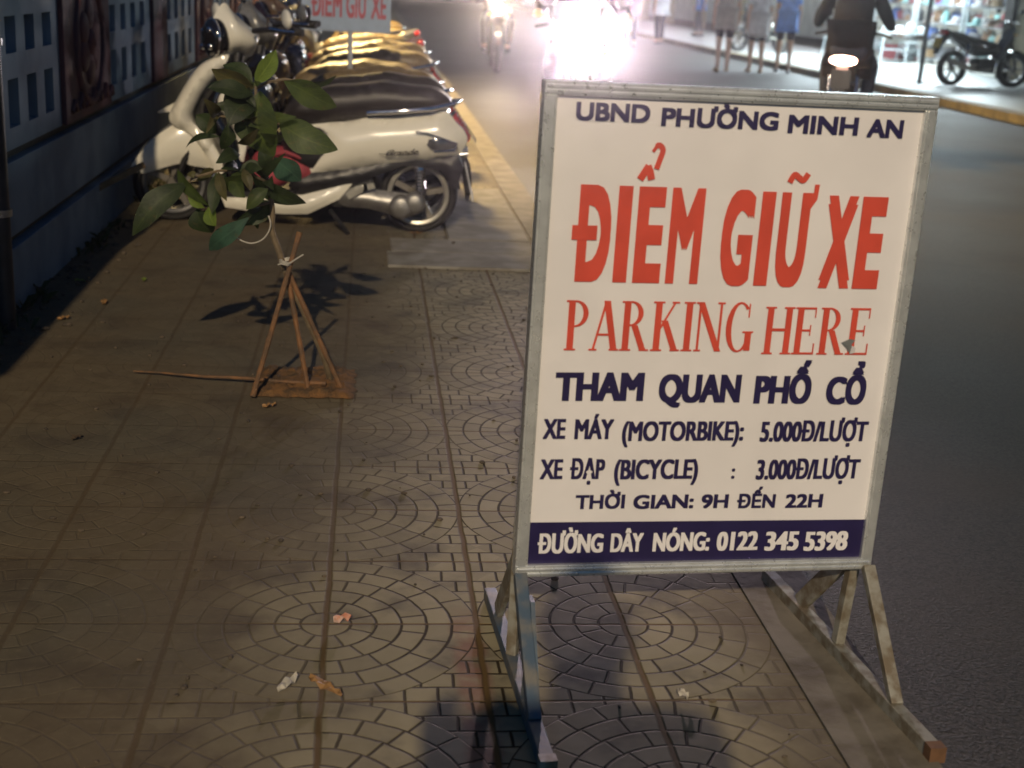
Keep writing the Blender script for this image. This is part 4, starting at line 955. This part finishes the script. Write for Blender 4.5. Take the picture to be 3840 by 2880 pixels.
# ------------------------------------------------------------------ motorbikes (front towards +X)
def make_bike(label, loc, rz, paint, lamp=None, tail=None, plate=None, group=None, steer=0):
    t = thing('motorbike', label, 'motorbike', loc, rz, group)
    rd = mat('rim_black', (.03, .03, .03), .4, .3)
    wheel(t, (.63, 0, .28), .29, .04, .215, 6, steer, rd); wheel(t, (-.62, 0, .28), .29, .04, .215, 6, 0, rd)
    def part(nm, o, yc, T_, R_, m, flat=.0, sm=4, e=.5): mb = MB(); mb.pillow(o, yc, T_, R_, smooth=sm, flat=flat, step=.028, e=e); return mb.build(nm, m, t)
    part('front_fender', [(.36, .40), (.42, .53), (.56, .60), (.72, .59), (.88, .48), (.90, .42), (.76, .535), (.60, .545), (.46, .48)], 0, .065, .05, paint, .04)
    mb = MB()
    for s in (-1, 1): mb.tube([(.63, s * .075, .28), (.44, s * .075, .80)], .022, 10)
    mb.build('fork', black_plastic, t)
    part('front_fairing', [(.40, .62), (.50, .70), (.52, .80), (.47, .95), (.40, 1.06), (.33, 1.03), (.36, .90), (.30, .75), (.20, .52), (.10, .40), (.18, .36), (.32, .48)], 0, .15, .12, paint, .06)
    part('body_panel', [(.30, .62), (.20, .52), (.0, .50), (-.25, .48), (-.50, .60), (-.80, .78), (-.90, .86), (-.86, .90), (-.60, .80), (-.30, .70), (.0, .64), (.2, .68)], 0, .125, .09, paint, .07)
    part('seat', [(.18, .70), (.05, .735), (-.15, .765), (-.35, .80), (-.55, .845), (-.76, .875), (-.80, .85), (-.60, .79), (-.30, .70), (.0, .66), (.15, .665)], 0, .125, .06, vinyl, .07)
    mb = MB(); mb.box((-.20, -.12, .22), (.18, .12, .46)); mb.build('engine', mat('engine_dark', (.03, .03, .03), .6), t, smooth=False, bevel=.03)
    mb = MB()
    for s in (-1, 1): mb.bar((-.62, s * .085, .28), (-.08, s * .085, .36), .03, .045)
    mb.build('swingarm', alloy, t, smooth=False)
    mb = MB(); mb.tube([(.10, -.13, .30), (-.20, -.15, .25), (-.50, -.16, .32), (-.82, -.165, .42)], [.018, .022, .045, .048], 12); mb.build('exhaust', alloy, t)
    mb = MB()
    for s in (-1, 1): mb.tube([(-.55, s * .12, .30), (-.40, s * .115, .68)], .020, 8)
    mb.build('shock_absorber', chrome, t)
    mb = MB(); mb.tube([(.30, -.36, 1.03), (.37, -.24, 1.06), (.40, 0, 1.04), (.37, .24, 1.06), (.30, .36, 1.03)], .014, 10); hb_ = mb.build('handlebar', black_plastic, t)
    for s in (-1, 1):
        mb = MB(); mb.tube([(.375, s * .22, 1.06), (.40, s * .27, 1.20)], .006, 8); mi = mb.build('mirror', black_plastic, t)
        mb = MB(); mb.ell((.395, s * .29, 1.23), (.018, .065, .042)); mb.build('mirror_shell', black_plastic, mi)
        mb = MB(); mb.ell((.47, s * .15, .86), (.04, .03, .02)); mb.build('turn_signal', amber_lens, t)
    mb = MB(); mb.ell((.485, 0, .945), (.05, .085, .075)); mb.build('headlight', lamp or grey_lens, t)
    mb = MB(); mb.ell((-.885, 0, .84), (.05, .12, .045)); mb.build('tail_light', tail or red_lens, t)
    part('rear_mudguard', [(-.78, .76), (-.86, .80), (-.95, .70), (-1.0, .52), (-.97, .50), (-.90, .64)], 0, .07, .02, black_plastic, .05, 2)
    mb = MB(); mb.bar((-.955, 0, .76), (-1.0, 0, .60), .17, .006, (1, 0, 0)); mb.build('number_plate', plate or mat('plate_white', (.62, .62, .60), .4), t)
    return t
def ride(t_bike, label, jacket, trousers, helm):
    # seated: hips on the seat, hands on the grips, feet on the pegs; person faces local +Y
    P_ = dict(pel=(0, -.22, .88), sp=(0, -.17, 1.05), ch=(0, -.08, 1.24), nk=(0, -.01, 1.40), hb=(0, .03, 1.48), hm=(0, .045, 1.56), ht=(0, .04, 1.64))
    for s_, q in (('L', -1), ('R', 1)):
        P_.update({'sh' + s_: (q * .18, -.05, 1.34), 'el' + s_: (q * .30, .08, 1.12), 'wr' + s_: (q * .33, .27, 1.05), 'pa' + s_: (q * .33, .33, 1.05), 'hp' + s_: (q * .10, -.17, .85), 'kn' + s_: (q * .20, .24, .72), 'an' + s_: (q * .17, .06, .34), 'to' + s_: (q * .18, .20, .30)})
    return person(label, tuple(t_bike.location), t_bike.rotation_euler.z - PI / 2, jacket, trousers, P_, 1.06, 0, False, 'long', helmet=helm)
lamp_hot = emit('headlamp_glow', (1, .88, .94), 330)
lamp_warm = emit('headlamp_warm_glow', (1, .80, .55), 120)
tail_hot = emit('tail_lamp_glow', (1, .55, .40), 26)
b1 = make_bike('dark motorbike riding towards the camera with a dazzling white headlamp', (1.62, 10.55, -.045), R(-93), paints[0], lamp=lamp_hot)
ride(b1, 'person in a dark jacket riding the motorbike with the dazzling headlamp', dark_jacket, denim, black_gloss)
p0 = atY(1875, 45, 21)
b2 = make_bike('motorbike far up the road coming on with a warm glowing headlamp', (p0.x, 21.5, -.045), R(-92), paints[3], lamp=lamp_warm)
ride(b2, 'person riding the far motorbike with the warm headlamp', grey_shirt, denim, black_gloss)
b3 = make_bike('dark motorbike passing away along the far lane with a glowing tail lamp', (4.52, 12.4, -.045), R(67), black_gloss, tail=tail_hot, plate=black_plastic)
ride(b3, 'person in a dark jacket seen from behind on the passing motorbike', dark_jacket, denim, black_gloss)
b4 = make_bike('black motorbike with a yellow number plate parked on the far pavement', (10.2, 21.6, .075), R(14), paints[2], plate=mat('plate_yellow', (.60, .40, .04), .5), group='motorbikes parked on the far pavement', steer=R(-15))
b5 = make_bike('silver motorbike parked on the far pavement behind the walkers', (9.1, 31.0, .075), R(200), paints[1], group='motorbikes parked on the far pavement')
for y, m_, lab in ((12.25, paints[4], 'dark red motorbike parked nose to the wall beyond the dark blue scooter'), (14.35, paints[1], 'silver motorbike parked nose to the wall in the far half of the row')):
    make_bike(lab, (-.36 + random.uniform(-.06, .06), y, 0), R(180 + random.uniform(-6, 4)), m_, group='motorbikes parked among the scooters').scale = (.9, .9, .86)
spot('headlamp_beam', (1.60, 9.98, .90), (.75, 1.0, 1.5), 1700, (1, .77, .85), 34, 1.0, .05)
spot('headlamp_beam_far', (p0.x, 20.9, .90), (1.0, 8.0, 2.2), 420, (1, .80, .6), 46, 1.0, .05)

# ------------------------------------------------------------------ far side of the street
tan = mat('tan_render', (.40, .33, .21), .85, col2=(.30, .25, .16), scale=2, bump=.003)
pale = mat('pale_render', (.50, .50, .46), .8, scale=2)
frame_w = mat('white_frame', (.62, .68, .70), .4, var=.08)
fb = thing('shop_building', 'tan rendered building with an open shop bay facing the street on the far side', 'building', (11.9, 24, .075))
mb = MB(); mb.box((0, -16, 0), (5, .1, 6)); mb.build('wall', tan, fb, smooth=False)
mb = MB(); mb.box((-.10, .102, 0), (.25, .42, 6)); mb.build('dark_pillar', black_plastic, fb, smooth=False)
mb = MB(); mb.box((4.2, .43, 0), (4.4, 9, 3.2)); mb.build('back_wall', mat('shop_back_wall', (.26, .20, .15), .8, scale=3), fb, smooth=False)
mb = MB(); mb.box((0, .43, 3.2), (5, 9.3, 6)); mb.build('upper_storey', tan, fb, smooth=False)
mb = MB(); mb.box((0, 9.02, 0), (4.4, 9.3, 3.19)); mb.build('side_wall', pale, fb, smooth=False)
mb = MB(); mb.box((.01, .43, -.01), (4.19, 9.01, .02)); mb.build('shop_floor', pale, fb, smooth=False)
fb2 = thing('shop_building', 'long row of lit shop fronts further up the far side of the street', 'building', (11.9, 33.4, .075))
mb = MB(); mb.box((3.5, 0, 0), (5, 44, 6)); mb.build('wall', pale, fb2, smooth=False)
mb = MB(); mb.box((0, 0, 3.0), (3.49, 44, 6)); mb.build('upper_storey', tan, fb2, smooth=False)
for k in range(9):
    mb = MB(); mb.box((0, 5.2 * k, 0), (.35, 5.2 * k + .4, 2.99)); mb.build('pillar', tan, fb2, smooth=False)
    mb = MB(); mb.box((.4, 5.2 * k + 1.0, 2.85), (.6, 5.2 * k + 4.4, 2.93)); mb.build('tube_lamp', emit('shop_tube', (.85, .95, 1), 14), fb2, smooth=False)
eb = thing('street_end_building', 'pale building closing the far end of the street', 'building', (2, 88, 0))
mb = MB(); mb.box((-14, 0, -.1), (14, 6, 8)); mb.build('wall', pale, eb, smooth=False)
for k in range(6):
    mb = MB(); mb.box((-12 + 4 * k, -.06, .3), (-9.4 + 4 * k, -.002, 2.6)); mb.build('lit_window', emit('lit_window', (1, .86, .72), 2.2), eb, smooth=False)
po = G(3447, 310, .075)
sp_ = thing('steel_pole', 'thin grey steel pole on a small base at the far pavement by the shop', 'pole', tuple(po))
mb = MB(); mb.tube([(0, 0, 0), (0, 0, 3.0)], .038, 14); mb.build('pipe', mat('pole_grey', (.16, .18, .20), .4, .3), sp_)
mb = MB(); mb.lathe([(.001, .02), (.12, .018), (.14, 0)], 20, axis='z'); mb.build('foot', black_plastic, sp_)

def rack(label, loc, L_, D_, levels, H_, rz=R(90)):
    t = thing('display_rack', label, 'rack', loc, rz, 'display racks of the shop')
    for x in (0, L_):
        for y in (0, D_): mb = MB(); mb.bar((x, y, 0), (x, y, H_), .04, .04); mb.build('post', frame_w, t, smooth=False)
    for z in levels: mb = MB(); mb.box((-.01, -.01, z), (L_ + .01, D_ + .01, z + .025)); mb.build('shelf', mat('shelf_board', (.26, .27, .28), .6), t, smooth=False)
    return t
rk = random.Random(11)
cols = {'white': (.70, .72, .72), 'teal': (.22, .45, .44), 'brown': (.22, .12, .06), 'tan': (.45, .30, .15), 'dark red': (.24, .05, .06), 'blue': (.12, .20, .50), 'grey': (.30, .30, .32), 'black': (.03, .03, .035)}
def proto_bag():
    mb = MB(); mb.pillow([(-.14, 0), (.14, 0), (.155, .10), (.12, .20), (-.12, .20), (-.155, .10)], 0, .06, .06, step=.04, flat=.02)
    mb.tube([(-.08, 0, .19), (-.06, 0, .28), (.06, 0, .28), (.08, 0, .19)], .008, 6); return mb
def proto_cloth():
    mb = MB()
    for k in range(3): mb.ell((.0, 0, .03 + .045 * k), (.16 - .01 * k, .11, .028), None, 14, 8)
    return mb
def proto_hat():
    mb = MB(); mb.lathe([(.18, .0), (.17, .015), (.10, .02), (.09, .09), (.06, .12), (.001, .125)], 20, axis='z'); return mb
kinds = {'handbag': (proto_bag(), 'bag'), 'folded_cloth': (proto_cloth(), 'cloth'), 'sun_hat': (proto_hat(), 'hat')}
cache = {}
def good(kind, col, loc, rz, sc=1.0, where='on the racks of the lit shop'):
    mb, cat = kinds[kind]; key = (kind, col)
    m = mat('goods_' + col.replace(' ', '_'), cols[col], .6, var=.2)
    if key not in cache:
        o = mb.build(kind, m); cache[key] = o
    else:
        o = cache[key].copy(); C.objects.link(o)
    o.location = loc; o.rotation_euler = (rk.uniform(-.1, .1), 0, rz); o.scale = (sc,) * 3
    nm = kind.replace('_', ' ')
    tag(o, f'{col} {nm} among the goods {where}', cat, f'{col} {nm}s for sale in the shop')
for i, (x, y, L_) in enumerate(((12.3, 24.7, 2.4), (12.3, 27.3, 2.4), (12.3, 29.9, 2.4), (13.9, 25.0, 3.2), (13.9, 28.6, 3.2))):
    lab = ['white display rack just past the dark pillar of the shop', 'white display rack in the middle of the shop front', 'white display rack at the far end of the shop front', 'white display rack at the back of the shop near the dark pillar', 'white display rack deep at the back of the shop'][i]
    lv = (.10, .48, .86, 1.24, 1.62)
    rack(lab, (x + .45, y, .10), L_, .45, lv, 2.1)
    for z in lv[:4]:
        q = .18
        while q < L_ - .1:
            good(rk.choice(list(kinds)), rk.choice(('white', 'teal', 'brown', 'tan', 'dark red', 'blue', 'grey', 'black', 'white', 'brown')), (x + .10 + rk.uniform(0, .12), y + q, .10 + z + .026), R(90) + rk.uniform(-.4, .4), rk.uniform(1.0, 1.35))
            q += rk.uniform(.19, .27)
# stall in front of the shop
def stall(label, loc, L_, W_, H_, top_m):
    t = thing('stall_table', label, 'table', loc, R(8))
    for x in (0, L_):
        for y in (0, W_): mb = MB(); mb.bar((x, y, 0), (x, y, H_), .045, .045); mb.build('leg', frame_w, t, smooth=False)
    mb = MB(); mb.box((-.03, -.03, H_), (L_ + .03, W_ + .03, H_ + .03)); mb.build('tabletop', top_m, t, smooth=False)
    for y in (0, W_): mb = MB(); mb.bar((.02, y, H_ * .45), (L_ - .02, y, H_ * .45), .03, .03); mb.build('crossbar', frame_w, t, smooth=False)
    return t
sa = G(3300, 232, .075); stall('white framed stall table heaped with pale goods in front of the shop', (sa.x, sa.y, .075), 1.3, .8, .62, frame_w)
for k in range(9):
    good(('folded_cloth', 'handbag', 'sun_hat')[k % 3], ('white', 'teal', 'white', 'grey')[k % 4], (sa.x + .15 + .14 * k, sa.y + .25 + .25 * (k % 2), .73), rk.uniform(0, 3), 1.0, 'heaped on the stall table')
sb_ = G(3450, 235, .075)
def stool(label, loc):
    t = thing('stool', label, 'stool', loc, R(12), 'white stools by the stall')
    for x in (-.17, .17):
        for y in (-.17, .17): mb = MB(); mb.bar((x * 1.1, y * 1.1, 0), (x * .85, y * .85, .43), .035, .035); mb.build('leg', frame_w, t, smooth=False)
    mb = MB(); mb.box((-.18, -.18, .43), (.18, .18, .46)); mb.build('seat', frame_w, t, smooth=False, bevel=.01); return t
g = G(3400, 236, .075); stool('white stool next to the steel pole', tuple(g))
g = G(3120, 215, .075); stool('white stool left of the stall table', tuple(g))
g = G(3350, 225, .075)
rb_ = thing('red_crate', 'dark red crate under the stall table', 'crate', (g.x + .25, g.y + .3, .075), R(8))
mb = MB(); mb.box((-.35, -.22, 0), (.35, .22, .03)); mb.box((-.35, -.22, .03), (-.32, .22, .34)); mb.box((.32, -.22, .03), (.35, .22, .34)); mb.box((-.32, -.22, .03), (.32, -.19, .34)); mb.box((-.32, .19, .03), (.32, .22, .34))
mb.build('box', mat('goods_dark_red', cols['dark red'], .6), rb_, smooth=False)

# ------------------------------------------------------------------ the photographer whose shadow falls on the paving
PH = {}
for s_, q in (('L', -1), ('R', 1)):
    PH.update({'el' + s_: (q * .22 - .04, .12, 1.16), 'wr' + s_: (q * .085 - .12, .27, 1.22), 'pa' + s_: (q * .075 - .13, .32, 1.235)})
person('person in a dark jacket behind the camera whose shadow falls on the paving', (.10, -.40, 0), 0, dark_jacket, denim, PH, 1.03, .02, False, 'long')

# ------------------------------------------------------------------ added volume that gives the lamps a glow like lens bloom
hz = MB(); hz.box((-40, -20, -1.2), (60, 110, 14))
hm_, nt, p = new_mat('bloom_haze'); nt.nodes.remove(p)
pv = nt.nodes.new('ShaderNodeVolumePrincipled'); pv.inputs['Density'].default_value = .0021; pv.inputs['Anisotropy'].default_value = .95
pv.inputs['Color'].default_value = (.95, .93, .95, 1)
nt.links.new(pv.outputs[0], nt.nodes['Material Output'].inputs['Volume'])
tag(hz.build('bloom_haze', hm_, smooth=False), kind='stuff')
